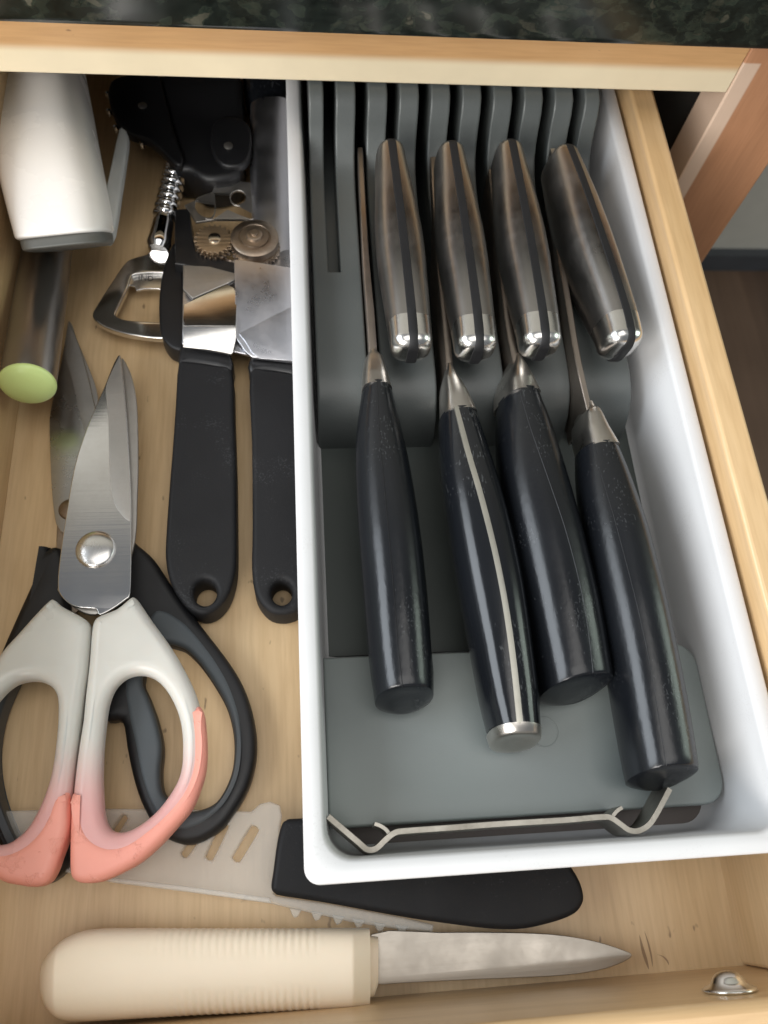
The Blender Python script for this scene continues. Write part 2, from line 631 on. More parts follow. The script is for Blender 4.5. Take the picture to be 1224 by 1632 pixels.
def faded_wood(name, axis, dark, pale, edge, soft, coordsel, invert=False):
    """finish that is paler where the closed drawer front used to cover it"""
    m = wood(name, tuple(x * 0.9 for x in dark), dark, tuple(min(1, x * 1.1) for x in dark), 0.42, axis, 0.1, specks=True)
    nt = m.node_tree
    bs = nt.nodes['Principled BSDF']
    src = bs.inputs['Base Color'].links[0].from_socket
    tc = nt.nodes.new('ShaderNodeTexCoord')
    sx = nt.nodes.new('ShaderNodeSeparateXYZ')
    nt.links.new(tc.outputs['Object'], sx.inputs[0])
    fac = None
    for ax, e, s in coordsel:
        r = N_(nt, 'ShaderNodeMapRange', interpolation_type='SMOOTHSTEP')
        r.inputs[1].default_value = (e - s) * U
        r.inputs[2].default_value = (e + s) * U
        r.inputs[3].default_value = 1
        r.inputs[4].default_value = 0
        nt.links.new(sx.outputs[ax], r.inputs[0])
        if fac is None:
            fac = r.outputs[0]
        else:
            ml = N_(nt, 'ShaderNodeMath', operation='MULTIPLY')
            nt.links.new(fac, ml.inputs[0])
            nt.links.new(r.outputs[0], ml.inputs[1])
            fac = ml.outputs[0]
    n = N_(nt, 'ShaderNodeTexNoise', Scale=30.0, Detail=4.0)
    nt.links.new(coords(nt), n.inputs['Vector'])
    rp = ramp(nt, [(0.3, tuple(x * 0.93 for x in pale)), (0.7, tuple(min(1, x * 1.05) for x in pale))])
    nt.links.new(n.outputs['Fac'], rp.inputs['Fac'])
    mx = N_(nt, 'ShaderNodeMix', data_type='RGBA')
    nt.links.new(fac, mx.inputs[0])
    nt.links.new(src, mx.inputs[6])
    nt.links.new(rp.outputs['Color'], mx.inputs[7])
    nt.links.new(mx.outputs[2], bs.inputs['Base Color'])
    return m


# ================================================================== SETTING
def struct(o):
    o['kind'] = 'structure'
    return o


FZ = -70.0
wp = at(1180, 432, FZ)
struct(box('floor', (-250, 400, -250, wp.y + 60, FZ - 3, FZ), M['floor'], smooth=0))
w_ob = struct(box('room_wall', (-250, 400, wp.y + 1.5, wp.y + 12, FZ, FZ + 240), M['wall'], smooth=0))
sk_h = aty(1180, 408, wp.y).z
box('skirting_board', (-250, 400, wp.y, wp.y + 1.49, FZ + 0.02, sk_h), M['skirting'], w_ob, smooth=0)

# ---- cabinet face frame (hung 2 degrees off the drooping drawer)
CY, CZ = 27.9, 7.3
cabinet = thing('kitchen_cabinet', 'maple cabinet face frame with pale rail and reddish upright beside the open drawer', 'cabinet', (5.6, CY, CZ), rot=(math.radians(2), 0, 0))
rail_mat = faded_wood('faded_rail', 'X', (0.66, 0.40, 0.19), (0.86, 0.74, 0.52), 0, 0, [(2, 1.05, 0.22)])
stile_mat = faded_wood('faded_stile', 'Z', (0.52, 0.27, 0.15), (0.72, 0.54, 0.41), 0, 0, [(0, 12.72, 0.06), (2, 1.35, 0.05)])
box('top_rail', (-24, 11.98, 0, 1.9, -0.02, 5.0), rail_mat, cabinet, local=True, bevel=0.06)
box('stile', (12.0, 15.75, -0.003, 1.9, -70, 5.0), stile_mat, cabinet, local=True, bevel=0.08)
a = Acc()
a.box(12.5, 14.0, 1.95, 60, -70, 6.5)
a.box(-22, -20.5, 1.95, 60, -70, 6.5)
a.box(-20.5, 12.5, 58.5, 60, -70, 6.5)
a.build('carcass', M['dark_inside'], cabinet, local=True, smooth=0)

# ---- granite counter: bottom front edge through two photo points
YC = 24.7
pA, pB = aty(0, 42, YC), aty(1160, 83.5, YC)
sl = (pB.z - pA.z) / (pB.x - pA.x)
ct = thing('granite_countertop', 'polished dark granite countertop edge above the pale wooden rail', 'countertop', (0, YC, pA.z))
prof = []
H, r_ = 3.2, 0.9
for k in range(7):
    an = math.radians(-90 - 15 * k)
    prof.append((YC + 0.35 + 0.35 * math.cos(an), 0.35 + 0.35 * math.sin(an)))
for k in range(8):
    an = math.radians(180 - 90 * k / 7)
    prof.append((YC + r_ + r_ * math.cos(an), H - r_ + r_ * math.sin(an)))
prof += [(YC + 62, H), (YC + 62, 0)]
R = []
for x in (-45, 45):
    z0 = pA.z + sl * (x - pA.x)
    R.append([(x, y, z0 + z) for y, z in prof])
Acc().rings(R).build('slab', M['granite'], ct, smooth=40)

# ================================================================== DRAWER
XL, XR, YF, HD = -10.89, 14.0, -3.27, 6.58
YB = 46.0
drawer = thing('drawer', 'open pale maple kitchen drawer holding knives and kitchen tools', 'drawer', (2, 10, -0.6))
box('bottom_panel', (XL - 0.3, XR + 0.3, YF - 0.3, YB, -0.6, 0.0), M['maple'], drawer, smooth=0)
box('side_panel', (XR, XR + 1.03, YF + 0.01, YB, -1.6, HD), M['maple_side'], drawer, bevel=0.13, segs=3)
box('side_panel', (XL - 1.03, XL, YF + 0.01, YB, -1.6, HD), M['maple_side'], drawer, bevel=0.13, segs=3)
box('front_panel', (XL - 2.2, XR + 2.2, YF - 1.7, YF, -2.2, HD), M['maple_front'], drawer, bevel=0.28, segs=4)
box('back_panel', (XL, XR, YB - 1.2, YB - 0.01, 0.0, HD - 0.5), M['maple_side'], drawer, smooth=0)
sp = aty(1164, 1581, YF)
Acc().revolve((sp.x, YF, sp.z), (sp.x, YF + 0.5, sp.z),
              [(0.0, 0.64), (0.08, 0.70), (0.16, 0.70), (0.24, 0.62), (0.34, 0.50), (0.5, 0.43), (0.7, 0.38), (0.86, 0.29), (0.96, 0.16), (1.0, 0.03)]).build('screw', M['zinc'], drawer, smooth=80)
# dark scratches worn into the bottom by the corner
for pts, w_ in (([(1027, 1484), (1033, 1503), (1038, 1524), (1040, 1541)], 0.05), ([(1019, 1490), (1024, 1512), (1030, 1532), (1034, 1545)], 0.09), ([(1047, 1521), (1056, 1524), (1063, 1531), (1066, 1538)], 0.06)):
    cp = [at(p.x, p.y, 0.0) for p in catmull(pts, 4, False)]
    V, F = [], []
    for q, p in enumerate(cp):
        ww = w_ * math.sin(math.pi * (q + 0.3) / (len(cp) - 0.4)) * 0.6
        V += [(p.x - ww, p.y, 0.004), (p.x + ww, p.y, 0.004)]
        if q:
            F.append((2 * q - 2, 2 * q - 1, 2 * q + 1, 2 * q))
    mesh('scratch', V, F, M['scratch'], drawer, smooth=0)


# ================================================================== KNIFE TRAY
TH, TW, TL = 5.87, 13.8, 35.0


def rrect(x0, x1, y0, y1, r, n=7):
    out = []
    for cx, cy, a0 in ((x1 - r, y0 + r, -90), (x1 - r, y1 - r, 0), (x0 + r, y1 - r, 90), (x0 + r, y0 + r, 180)):
        for k in range(n + 1):
            an = math.radians(a0 + 90 * k / n)
            out.append((cx + r * math.cos(an), cy + r * math.sin(an)))
    return out


tray = thing('knife_tray', 'long white plastic tray with grey slotted rack filling the right of the drawer', 'knife tray', (6.9, 15, 0))
TB = 1.72
rings = []
for x, rr, z in ((0.75, 0.5, TB), (0.35, 0.6, TB + 0.02), (0.10, 0.5, TB + 0.5), (0.0, 0.42, TH - 0.10), (0.02, 0.42, TH - 0.04), (0.08, 0.40, TH), (0.46, 0.85, TH), (0.53, 0.82, TH - 0.05), (0.57, 0.8, TH - 0.14), (0.80, 0.8, 2.6), (0.95, 0.8, 2.25), (1.25, 0.7, 2.05)):
    rings.append([(p[0], p[1], z) for p in rrect(x, TW - x, x, TL - x, rr)])
Acc().rings(rings).build('box', M['tray'], tray, smooth=50)
box('foot', (1.9, 12.6, 5.0, TL - 1.5, 0.0, TB + 0.05), M['tray'], tray, smooth=0)

# grey inset pad at the front with its round right-hand corners
pad = [p for p in rrect(0.74, 13.0, 1.47, 6.55, 0.75) if p[0] > 5] + [(0.74, 6.55), (0.74, 1.47)]
me = plate_mesh(pad, [], 3.5, 0.35, 0.09)
finish('pad', me, M['pad'], tray, smooth=40)
box('pad_riser', (0.9, 12.7, 1.7, 6.4, 2.04, 3.16), M['rack'], tray, smooth=0)

box('gap_shade', (0.95, 12.9, 0.75, 1.66, 2.06, 2.2), M['gap_shade'], tray, smooth=0)  # dark strip on the white tray floor, painting the shade of the narrow gap
ring_ = at(866, 1166, 3.5)
rg = []
for q in range(33):
    an = 2 * math.pi * q / 32
    e = Vector((math.cos(an), math.sin(an), 0))
    b_ = Vector((ring_.x, ring_.y, 3.5))
    rg.append([b_ + e * 0.44, b_ + e * 0.45 + Vector((0, 0, 0.012)), b_ + e * 0.47 + Vector((0, 0, 0.012)), b_ + e * 0.48])
Acc().rings(rg, False, False).build('moulding_ring', M['pad'], tray, smooth=50)

# slotted rack: five blocks between the long slots, a short slot in the middle of each
rack = thing('knife_rack', 'grey plastic slotted knife rack filling the back of the white tray', 'knife rack', (6.6, 20, 2.05))
SLOT0, PITCH, SW = 1.66, 1.233, 0.235
ZD, ZT = 4.6, 7.22
prof = [(14.75, 2.3), (14.85, 3.1), (15.15, 3.75), (15.55, 4.2), (16.0, 4.47), (16.6, 4.58), (17.4, ZD), (19.2, ZD), (21.05, ZD), (23.0, ZD), (24.6, ZD), (25.3, ZD + 0.05), (25.9, ZD + 0.2),
        (26.45, ZD + 0.5), (26.85, ZD + 0.95), (27.1, ZD + 1.5), (27.3, ZD + 2.05), (27.6, ZT - 0.16), (28.0, ZT - 0.03), (28.5, ZT), (33.0, ZT)]
KS = 8
edges = [0.86]
for k in (1, 3, 5, 7):
    c = SLOT0 + PITCH * k
    edges += [c - SW, c + SW]
edges.append(12.38)
for b in range(5):
    xa, xb = edges[2 * b], edges[2 * b + 1]
    c = SLOT0 + PITCH * 2 * b
    s0, s1 = c - SW, c + SW
    A = Acc()
    zb, zs = 2.06, 3.7

    def col_(x):
        return [(x, y, z) for y, z in prof]
    P = {0: col_(xa), 1: col_(s0), 2: col_(s1), 3: col_(xb)}
    for i in range(len(prof) - 1):
        for (u, v) in ((0, 1), (1, 2), (2, 3)):
            if (u, v) == (1, 2) and i >= KS:
                continue
            A.add([P[u][i], P[v][i], P[v][i + 1], P[u][i + 1]], [(0, 1, 2, 3)])
        y0, y1 = prof[i][0], prof[i + 1][0]
        for u in (0, 3):
            A.add([P[u][i], P[u][i + 1], (P[u][i][0], y1, zb), (P[u][i][0], y0, zb)], [(0, 1, 2, 3)])
        if i >= KS:
            for u in (1, 2):
                A.add([P[u][i], P[u][i + 1], (P[u][i][0], y1, zs), (P[u][i][0], y0, zs)], [(0, 1, 2, 3)])
            A.add([(s0, y0, zs), (s1, y0, zs), (s1, y1, zs), (s0, y1, zs)], [(0, 1, 2, 3)])
    ys = prof[KS][0]
    A.add([(s0, ys, zs), (s1, ys, zs), (s1, ys, ZD), (s0, ys, ZD)], [(0, 1, 2, 3)])
    y0, z0 = prof[0]
    A.add([(xa, y0, z0), (s0, y0, z0), (s1, y0, z0), (xb, y0, z0), (xb, y0, zb), (xa, y0, zb)], [(0, 1, 2, 3, 4, 5)])
    A.build('slotted_block', M['rack'], rack, smooth=40, bevel=0.07, segs=3)
box('base_plate', (0.95, 12.85, 6.9, 33.0, 2.07, 2.24), M['well'], rack, smooth=0)

# bent steel strip standing on edge at the tray's front
strip = thing('steel_strip', 'bent narrow steel strip standing on edge along the front of the white tray', 'metal strip', (6, 1.4, 2.1))


def ribbon(name, px, ztop, h, t, parent, mat):
    pts = [at(p[0], p[1], ztop).to_2d() for p in catmull(px, 5, False)]
    L_, R_ = [], []
    for i, p in enumerate(pts):
        d = (pts[min(i + 1, len(pts) - 1)] - pts[max(i - 1, 0)]).normalized()
        nrm = Vector((-d.y, d.x)) * t / 2
        L_.append(p + nrm)
        R_.append(p - nrm)
    rg = []
    for a_, b_ in zip(L_, R_):
        rg.append([(a_.x, a_.y, ztop - h), (b_.x, b_.y, ztop - h), (b_.x, b_.y, ztop - 0.02), (b_.x * 0.94 + a_.x * 0.06, b_.y * 0.94 + a_.y * 0.06, ztop),
                   (b_.x * 0.06 + a_.x * 0.94, b_.y * 0.06 + a_.y * 0.94, ztop), (a_.x, a_.y, ztop - 0.02)])
    return Acc().rings(rg).build(name, mat, parent, smooth=25)


ZW = 4.75
ribbon('band', [(523, 1301), (545, 1320), (572, 1343), (586, 1354), (600, 1352), (615, 1338), (630, 1327), (650, 1324), (720, 1319), (800, 1313), (900, 1307), (960, 1302), (975, 1304), (990, 1314), (1003, 1323), (1018, 1324), (1034, 1315), (1046, 1298), (1058, 1276), (1068, 1257)], ZW, 1.25, 0.165, strip, M['wire'])
ribbon('tab', [(597, 1313), (606, 1316), (616, 1323), (621, 1331)], ZW - 0.05, 0.9, 0.11, strip, M['wire'])
ribbon('tab', [(992, 1287), (984, 1292), (978, 1299), (975, 1305)], ZW - 0.05, 0.9, 0.11, strip, M['wire'])

# ================================================================== LONG BLACK-HANDLED KNIVES
LG = 'black-handled knives in the long slots'


def black_knife(label, spineL, spineR, bolL, bolR, hanL, hanR, zc, hh, mat, n=2.6, roll=0.0, round1=0.3, seam=None, strip_=None, cap=None, zsp=5.5):
    mid = at((hanL[0][0] + hanR[-1][0]) / 2, (hanL[0][1] + hanR[-1][1]) / 2, zc[-1])
    zc = list(zc)
    t = thing('kitchen_knife', label, 'knife', (mid.x, mid.y, zc[-1] - 1.2), LG)
    # blade: spine traced, plate goes down into the slot
    Ls, Rs = resample(catmull(spineL, 4, False), 10), resample(catmull(spineR, 4, False), 10)
    rg = []
    for i, (p, q) in enumerate(zip(Ls, Rs)):
        f = i / 9
        zt = zsp - 0.25 * (1 - f)
        a_, b_ = at(p.x, p.y, zt), at(q.x, q.y, zt)
        m_ = (a_ + b_) / 2
        bot = zt - 2.5
        rg.append([(a_.x, a_.y, zt - 0.03), (a_.x * .85 + b_.x * .15, a_.y, zt), (b_.x * .85 + a_.x * .15, b_.y, zt), (b_.x, b_.y, zt - 0.03), (m_.x + 0.02, m_.y, bot), (m_.x - 0.02, m_.y, bot)])
    Acc().rings(rg).build('blade', M['spine'], t, smooth=40)
    Rb, Cb, Wb, Hb = loft_px(bolL, bolR, [zsp + 0.02, zc[0] + 0.1], [0.72, 0.85, hh[0] * 0.97, hh[0]], N=30, smooth=False, dz=[-0.70, -0.1], n=3.5, M=36, roll=roll)
    Acc().rings(Rb).build('bolster', M['bolster'], t, smooth=50)
    Rh, Ch, Wh, Hh = loft_px(hanL, hanR, zc, hh, N=34, n=n, M=36, roll=roll, round0=0.03, round1=round1)
    if round1 > 0.1:
        Rh = Rh[:-6]
        d = (Ch[-1] - Ch[-2]).normalized()
        base = [Vector(p) for p in Rh[-1]]
        top = max(p.z for p in base)
        for adv, ins in ((0.04, 0.02), (0.07, 0.07), (0.10, 0.14), (0.15, 0.3), (0.18, 0.5)):
            f = 1 - ins / Wh[-1].length
            Rh.append([Ch[-1] + (p - Ch[-1]) * max(0.05, f) + d * (adv + 0.16 * (top - p.z)) for p in base])
    h = Acc().rings(Rh).build('handle', mat, t, smooth=42)
    for (px, wpx, m_, nm, proud, e) in [q for q in (seam, strip_) if q]:
        Acc().rings(inlay(Ch, Wh, Hh, n, roll, px, wpx / FPX * 12, proud, 0.0, min(round1, 0.05))).build(nm, m_, t, smooth=50)
    if cap:
        d = (Ch[-1] - Ch[-2]).normalized()
        base = [Vector(p) for p in Rh[36 * 0 + len(Rh) - 7]]
        top = max(p.z for p in base)
        Rc = []
        for adv, ins in ((-0.02, 0.0), (-0.02, -0.012), (0.22, 0.03), (0.28, 0.08), (0.30, 0.2), (0.31, 0.5)):
            Rc.append([Ch[-1] + (p - Ch[-1]) * (1 - ins / Wh[-1].length) + d * (adv + 0.12 * (top - p.z)) for p in base])
        Acc().rings(Rc).build('butt_cap', M['bolster'], t, smooth=40)
    return t


black_knife('matte black handled knife with centre seam, nearest the left tray wall',
            [(570, 235), (574, 320), (579, 420), (585, 500), (588.5, 566)], [(578, 235), (583, 320), (589, 420), (597, 500), (601.5, 566)],
            [(588.5, 556), (586, 563), (581.5, 570), (578, 595), (576, 630)], [(601.5, 556), (606, 563), (611.5, 569), (617, 595), (624, 630)],
            [(576, 629), (568, 690), (566.5, 750), (570, 830), (577, 920), (585, 1020), (591, 1075), (596, 1106)],
            [(624, 629), (637, 680), (653, 750), (669, 850), (680, 950), (687, 1040), (690, 1075), (690, 1100)],
            [5.05, 4.75], [0.95, 1.1, 1.2, 1.2, 1.15], M['black_handle'], n=2.25, round1=0.42,
            seam=([(602, 660), (612, 760), (620, 860), (629, 960), (638, 1060), (643, 1105)], 1.6, M['black_plastic'], 'seam', 0.012, 0.35))
black_knife('black knife with full steel tang line down its handle and steel butt cap',
            [(686, 250), (691, 330), (697, 420), (704, 500), (712, 592)], [(695, 250), (701, 330), (708, 420), (715, 500), (723, 592)],
            [(712, 578), (711, 588), (706, 604), (705, 640), (704, 671)], [(722, 578), (725, 588), (731, 600), (745, 630), (758, 668)],
            [(700, 671), (702, 740), (712, 820), (728, 920), (747, 1020), (764, 1110), (777, 1163)],
            [(758, 668), (776, 720), (801, 800), (821, 880), (836, 960), (848, 1050), (855, 1110), (858, 1161)],
            [5.08, 4.8], [0.95, 1.1, 1.15, 1.15, 1.1], M['black_gloss'], n=2.35, round1=0.02,
            strip_=([(734, 672), (758, 760), (783, 860), (802, 940), (816, 1030), (825, 1110), (829, 1164)], 13, M['tang'], 'tang', 0.015, 0.0),
            cap=([(776, 1158), (786, 1175), (797, 1184)], [(858.5, 1156), (858, 1170), (853, 1180)]))
black_knife('black knife with plain handle leaning between the tang-striped knife and the rightmost black knife',
            [(779, 270), (787, 350), (797, 440), (806, 520), (818, 578)], [(786, 270), (795, 350), (806, 440), (817, 520), (828, 574)],
            [(815, 566), (813, 577), (806, 592), (800, 615), (797, 643)], [(826, 562), (828, 573), (834, 585), (842, 608), (852, 637)],
            [(796, 642), (793, 720), (801, 800), (816, 880), (836, 980), (850, 1050), (860, 1097)],
            [(852, 637), (876, 690), (902, 770), (926, 860), (946, 940), (960, 1010), (970, 1075)],
            [5.02, 4.7], [1.0, 1.15, 1.25, 1.25, 1.2], M['black_handle'], n=2.25, roll=-0.25, round1=0.42,
            seam=([(836, 660), (868, 740), (893, 820), (915, 900), (933, 980), (945, 1060)], 1.6, M['black_plastic'], 'seam', 0.012, 0.3))
black_knife('longest black handled knife, rightmost in the tray, reaching nearest the steel strip',
            [(879, 330), (888, 400), (901, 480), (916, 570), (936, 655)], [(887, 330), (897, 400), (911, 480), (926, 570), (944, 652)],
            [(935, 640), (934, 652), (927, 659), (925, 690), (928, 724)], [(943, 638), (947, 649), (955, 653), (966, 685), (980, 720)],
            [(920, 724), (922, 780), (935, 870), (951, 960), (970, 1060), (987, 1160), (1000, 1228)],
            [(980, 720), (1001, 770), (1027, 850), (1052, 950), (1075, 1060), (1092, 1150), (1103, 1222)],
            [5.12, 4.85], [0.9, 1.15, 1.25, 1.25, 1.2], M['black_handle'], n=2.25, roll=-0.1, round1=0.4,
            seam=([(955, 740), (980, 820), (1005, 920), (1028, 1020), (1048, 1120), (1062, 1215)], 1.6, M['black_plastic'], 'seam', 0.012, 0.3))

# ================================================================== STEEL-HANDLED KNIVES
SG = 'steel-handled knives in the short slots'


def steel_knife(label, line, wid, ztop, hh, roll):
    """line: the core strip traced on the handle's top; wid: half widths along it"""
    N = 34
    P = [at(p.x, p.y, ztop) for p in resample(catmull(line, 5, False), N)]
    ax = (P[-1] - P[0])
    ax.z = 0
    axn = ax.normalized()
    side = Vector((-axn.y, axn.x, 0))
    if side.x < 0:
        side = -side
    # the core is a flat plate: keep its plan straight
    Ch, Wh, Hh = [], [], []
    for i in range(N):
        t = i / (N - 1)
        h = lerp_list(hh, t)
        up = Vector((0, 0, 1))
        if roll:
            up = Matrix.Rotation(roll, 3, side.cross(up)) @ up
        c = P[0] + (P[-1] - P[0]) * t
        c = c.lerp(P[i], 0.35)
        Ch.append(c - up * h)
        Wh.append(side * lerp_list(wid, t))
        Hh.append(h)
    mid = Ch[N // 2]
    t = thing('kitchen_knife', label, 'knife', (mid.x, mid.y, mid.z - 1.2), SG)
    NP = 2.9
    Rh = loft_rings(Ch, Wh, Hh, n=NP, M=48, roll=roll, round0=0.34)
    Acc().rings(Rh[:-2]).build('handle', M['steel_handle'], t, smooth=50)
    C, W, H = Ch[-4:], [w * 1.004 for w in Wh[-4:]], [h * 1.003 for h in Hh[-4:]]
    Acc().rings(loft_rings(C, W, H, n=NP, M=48, roll=roll, round1=0.48, steps=9)).build('end_cap', M['polished'], t, smooth=60)
    HW, PR = 0.18, 0.035
    W2 = [side * HW for _ in Ch]
    H2 = [h + PR for h in Hh]
    mk = lambda c, h: loft_rings([c, c + axn * 0.01], [W2[0]] * 2, [h] * 2, n=9, M=20, roll=roll)[0]
    rg = []
    for k in range(7):
        a = math.pi / 2 * (1 - k / 6)
        rg.append(mk(Ch[0] - axn * ((0.34 + PR) * math.sin(a)), H2[0] - (0.34 + PR) * (1 - math.cos(a))))
    rg += [mk(c, h) for c, h in zip(Ch[1:], H2[1:])]
    for k in range(1, 8):
        a = math.pi / 2 * k / 7
        rg.append(mk(Ch[-1] + axn * ((0.48 + PR) * math.sin(a)), H2[-1] - (0.48 + PR) * (1 - math.cos(a))))
    Acc().rings(rg).build('core_strip', M['dark_strip'], t, smooth=50)
    # blade running into the riser behind the handle
    e, d = Ch[0], (Ch[0] - Ch[4]).normalized()
    d = Vector((d.x * 0.4, d.y, 0)).normalized()
    s = Vector((d.y, -d.x, 0))
    rg = []
    for f in (-0.1, 0.4, 0.8, 1.2):
        c = e + d * f
        rg.append([c + s * 0.09 + Vector((0, 0, -0.15)), c - s * 0.09 + Vector((0, 0, -0.15)), c - s * 0.02 - Vector((0, 0, 1.0)), c + s * 0.02 - Vector((0, 0, 1.0))])
    Acc().rings(rg).build('blade', M['blade_dull'], t, smooth=0)
    return t


steel_knife('brushed steel handled knife with black core strip, leftmost of the four steel handles',
            [(624.9, 226.4), (635.5, 298.4), (647.5, 385.2), (656.2, 471.9), (659.1, 520.1), (658.8, 527.7)],
            [.56, .66, .78, .85, .85, .80, .75, .71], 6.85, [0.95, 1.02, 1.05, 1.05, 1.0, 0.88, 0.72], 0)
steel_knife('brushed steel handled knife standing upright, second of the four steel handles from the left',
            [(722.5, 228.9), (736.7, 308.0), (751.2, 394.8), (761.8, 476.7), (764.7, 520.1), (764.0, 529.4)],
            [.56, .66, .78, .85, .85, .80, .75, .71], 6.85, [0.95, 1.02, 1.05, 1.05, 1.0, 0.88, 0.72], -0.02)
steel_knife('brushed steel handled knife, third of the four, just left of the tilted one',
            [(817.1, 226.5), (835.5, 308.0), (853.3, 394.8), (865.9, 476.7), (869.7, 515.3), (869.0, 524.6)],
            [.56, .66, .78, .85, .85, .80, .75, .71], 6.85, [0.95, 1.02, 1.05, 1.05, 1.0, 0.88, 0.72], -0.02)
steel_knife('steel handled knife tilted over with its dark broad side showing, beside the right tray wall',
            [(909.5, 234.3), (936.7, 288.8), (963.2, 361.1), (989.7, 438.2), (1003.7, 486.4), (1006.6, 515.3), (1005.2, 521.2)],
            [.58, .68, .78, .84, .84, .80, .75, .71], 6.85, [1.0, 1.15, 1.2, 1.2, 1.15, 1.0, 0.82], -0.16)

# ================================================================== CORAL KITCHEN SCISSORS
sc = thing('kitchen_scissors', 'kitchen scissors with translucent white handles and chipped coral grips, lying on top', 'scissors', (-7, 8, 0.9))
ZB = 2.0
bl_under = Z8([(600, 290), (640, 328), (668, 415), (684, 520), (690, 700), (690, 860), (685, 1010), (680, 1150), (660, 1260), (620, 1380), (560, 1480), (500, 1560), (420, 1560), (330, 1500), (290, 1450), (300, 1420), (420, 1300), (560, 900), (580, 500)])
plate('blade', bl_under, ZB - 0.3, 0.16, 0.05, M['blade_dull'], sc, smooth=3, label='lower scissor blade showing as a thin strip')
bl_top = Z8([(588, 275), (600, 272), (605, 285), (616, 380), (632, 560), (645, 760), (655, 960), (657, 1120), (656, 1300), (650, 1460), (630, 1490), (560, 1540), (500, 1568), (484, 1545), (470, 1536), (380, 1528), (330, 1500), (300, 1465), (289, 1430), (292, 1350), (310, 1200), (335, 1040), (358, 900), (385, 780), (425, 660), (470, 545), (525, 420), (560, 330)])
plate('blade', bl_top, ZB, 0.15, 0.03, M['blade'], sc, smooth=3)
gr = Z8([(592, 285), (600, 282), (612, 380), (628, 560), (641, 760), (650, 960), (652, 1085), (640, 1096), (610, 1070), (585, 1035), (565, 985), (552, 900), (546, 800), (542, 600), (533, 500), (530, 430), (555, 360)])
plate('ground_edge', gr, ZB + 0.012, 0.02, 0.004, M['blade_dull'], sc, smooth=3, zfun=lambda x, y: 0.0)
c = at(153, 876, ZB)
Acc().revolve((c.x, c.y, ZB - 0.35), (c.x, c.y, ZB + 0.23), [(0, 0.6), (0.62, 0.66), (0.66, 0.68), (0.74, 0.665), (0.83, 0.59), (0.91, 0.43), (0.97, 0.24), (1.0, 0.02)], 40).build('rivet', M['polished'], sc, smooth=50)


def gradient_handle():
    m = plastic('translucent_handle', (0.60, 0.59, 0.545), 0.3, 0.05, 0.04, 300, sss=0.55)
    nt = m.node_tree
    bs = nt.nodes['Principled BSDF']
    src = bs.inputs['Base Color'].links[0].from_socket
    tc = nt.nodes.new('ShaderNodeTexCoord')
    sx = nt.nodes.new('ShaderNodeSeparateXYZ')
    nt.links.new(tc.outputs['Object'], sx.inputs[0])
    r = N_(nt, 'ShaderNodeMapRange', interpolation_type='SMOOTHSTEP')
    r.inputs[1].default_value = (4.9 - 8) * U
    r.inputs[2].default_value = (2.3 - 8) * U
    nt.links.new(sx.outputs[1], r.inputs[0])
    mx = N_(nt, 'ShaderNodeMix', data_type='RGBA')
    mx.inputs[7].default_value = (0.72, 0.40, 0.38, 1)
    nt.links.new(r.outputs[0], mx.inputs[0])
    nt.links.new(src, mx.inputs[6])
    nt.links.new(mx.outputs[2], bs.inputs['Base Color'])
    return m


M['translucent'] = gradient_handle()
ZH = 2.32
rh_out = Z5([(500, 368), (518, 362), (540, 384), (590, 458), (650, 540), (700, 620), (748, 715), (772, 785), (790, 860), (797, 950), (792, 1030), (776, 1100), (738, 1188), (688, 1250), (620, 1325), (540, 1395), (450, 1446), (380, 1474), (320, 1480), (284, 1466), (271, 1435), (270, 1350), (273, 1250), (278, 1140), (287, 1050), (300, 950), (316, 850), (326, 750), (341, 620), (350, 500), (362, 452), (390, 432), (450, 408)])
rh_hole = Z5([(500, 668), (550, 663), (600, 682), (640, 722), (672, 775), (695, 835), (706, 900), (708, 965), (704, 1030), (688, 1085), (650, 1150), (600, 1210), (540, 1258), (485, 1284), (440, 1284), (412, 1260), (396, 1210), (390, 1130), (388, 1050), (392, 950), (402, 850), (412, 785), (432, 728), (462, 690)])
lh_out = Z5([(205, 373), (185, 375), (130, 430), (60, 508), (0, 575), (-70, 680), (-125, 790), (-158, 900), (-170, 1000), (-165, 1110), (-140, 1230), (-100, 1340), (-50, 1430), (0, 1474), (60, 1488), (120, 1496), (168, 1480), (198, 1438), (220, 1380), (240, 1325), (261, 1250), (270, 1150), (279, 1050), (292, 950), (310, 820), (320, 740), (335, 640), (345, 520), (345, 478), (334, 456), (300, 432), (235, 398)])
lh_hole = Z5([(100, 686), (150, 690), (190, 712), (212, 745), (218, 795), (215, 880), (205, 970), (190, 1060), (165, 1140), (130, 1218), (90, 1278), (40, 1320), (0, 1335), (-30, 1330), (-60, 1280), (-90, 1180), (-105, 1080), (-100, 960), (-80, 860), (-45, 790), (0, 735), (45, 700)])
plate('handle', rh_out, ZH, 0.95, 0.36, M['translucent'], sc, [rh_hole], smooth=3, res=5, shade=60)
plate('handle', lh_out, ZH, 0.95, 0.36, M['translucent'], sc, [lh_hole], smooth=3, res=5, shade=60)
rg_out = Z5([(770, 792), (786, 806), (795, 860), (801, 950), (797, 1032), (780, 1102), (742, 1192), (692, 1254), (623, 1330), (542, 1402), (452, 1452), (380, 1481), (318, 1487), (280, 1472), (267, 1438), (266, 1350), (269, 1250), (274, 1150), (280, 1134), (300, 1140), (316, 1160), (320, 1200), (330, 1250), (352, 1295), (385, 1322), (430, 1335), (490, 1322), (560, 1275), (620, 1225), (680, 1160), (720, 1098), (742, 1030), (750, 950), (746, 880), (752, 815)])
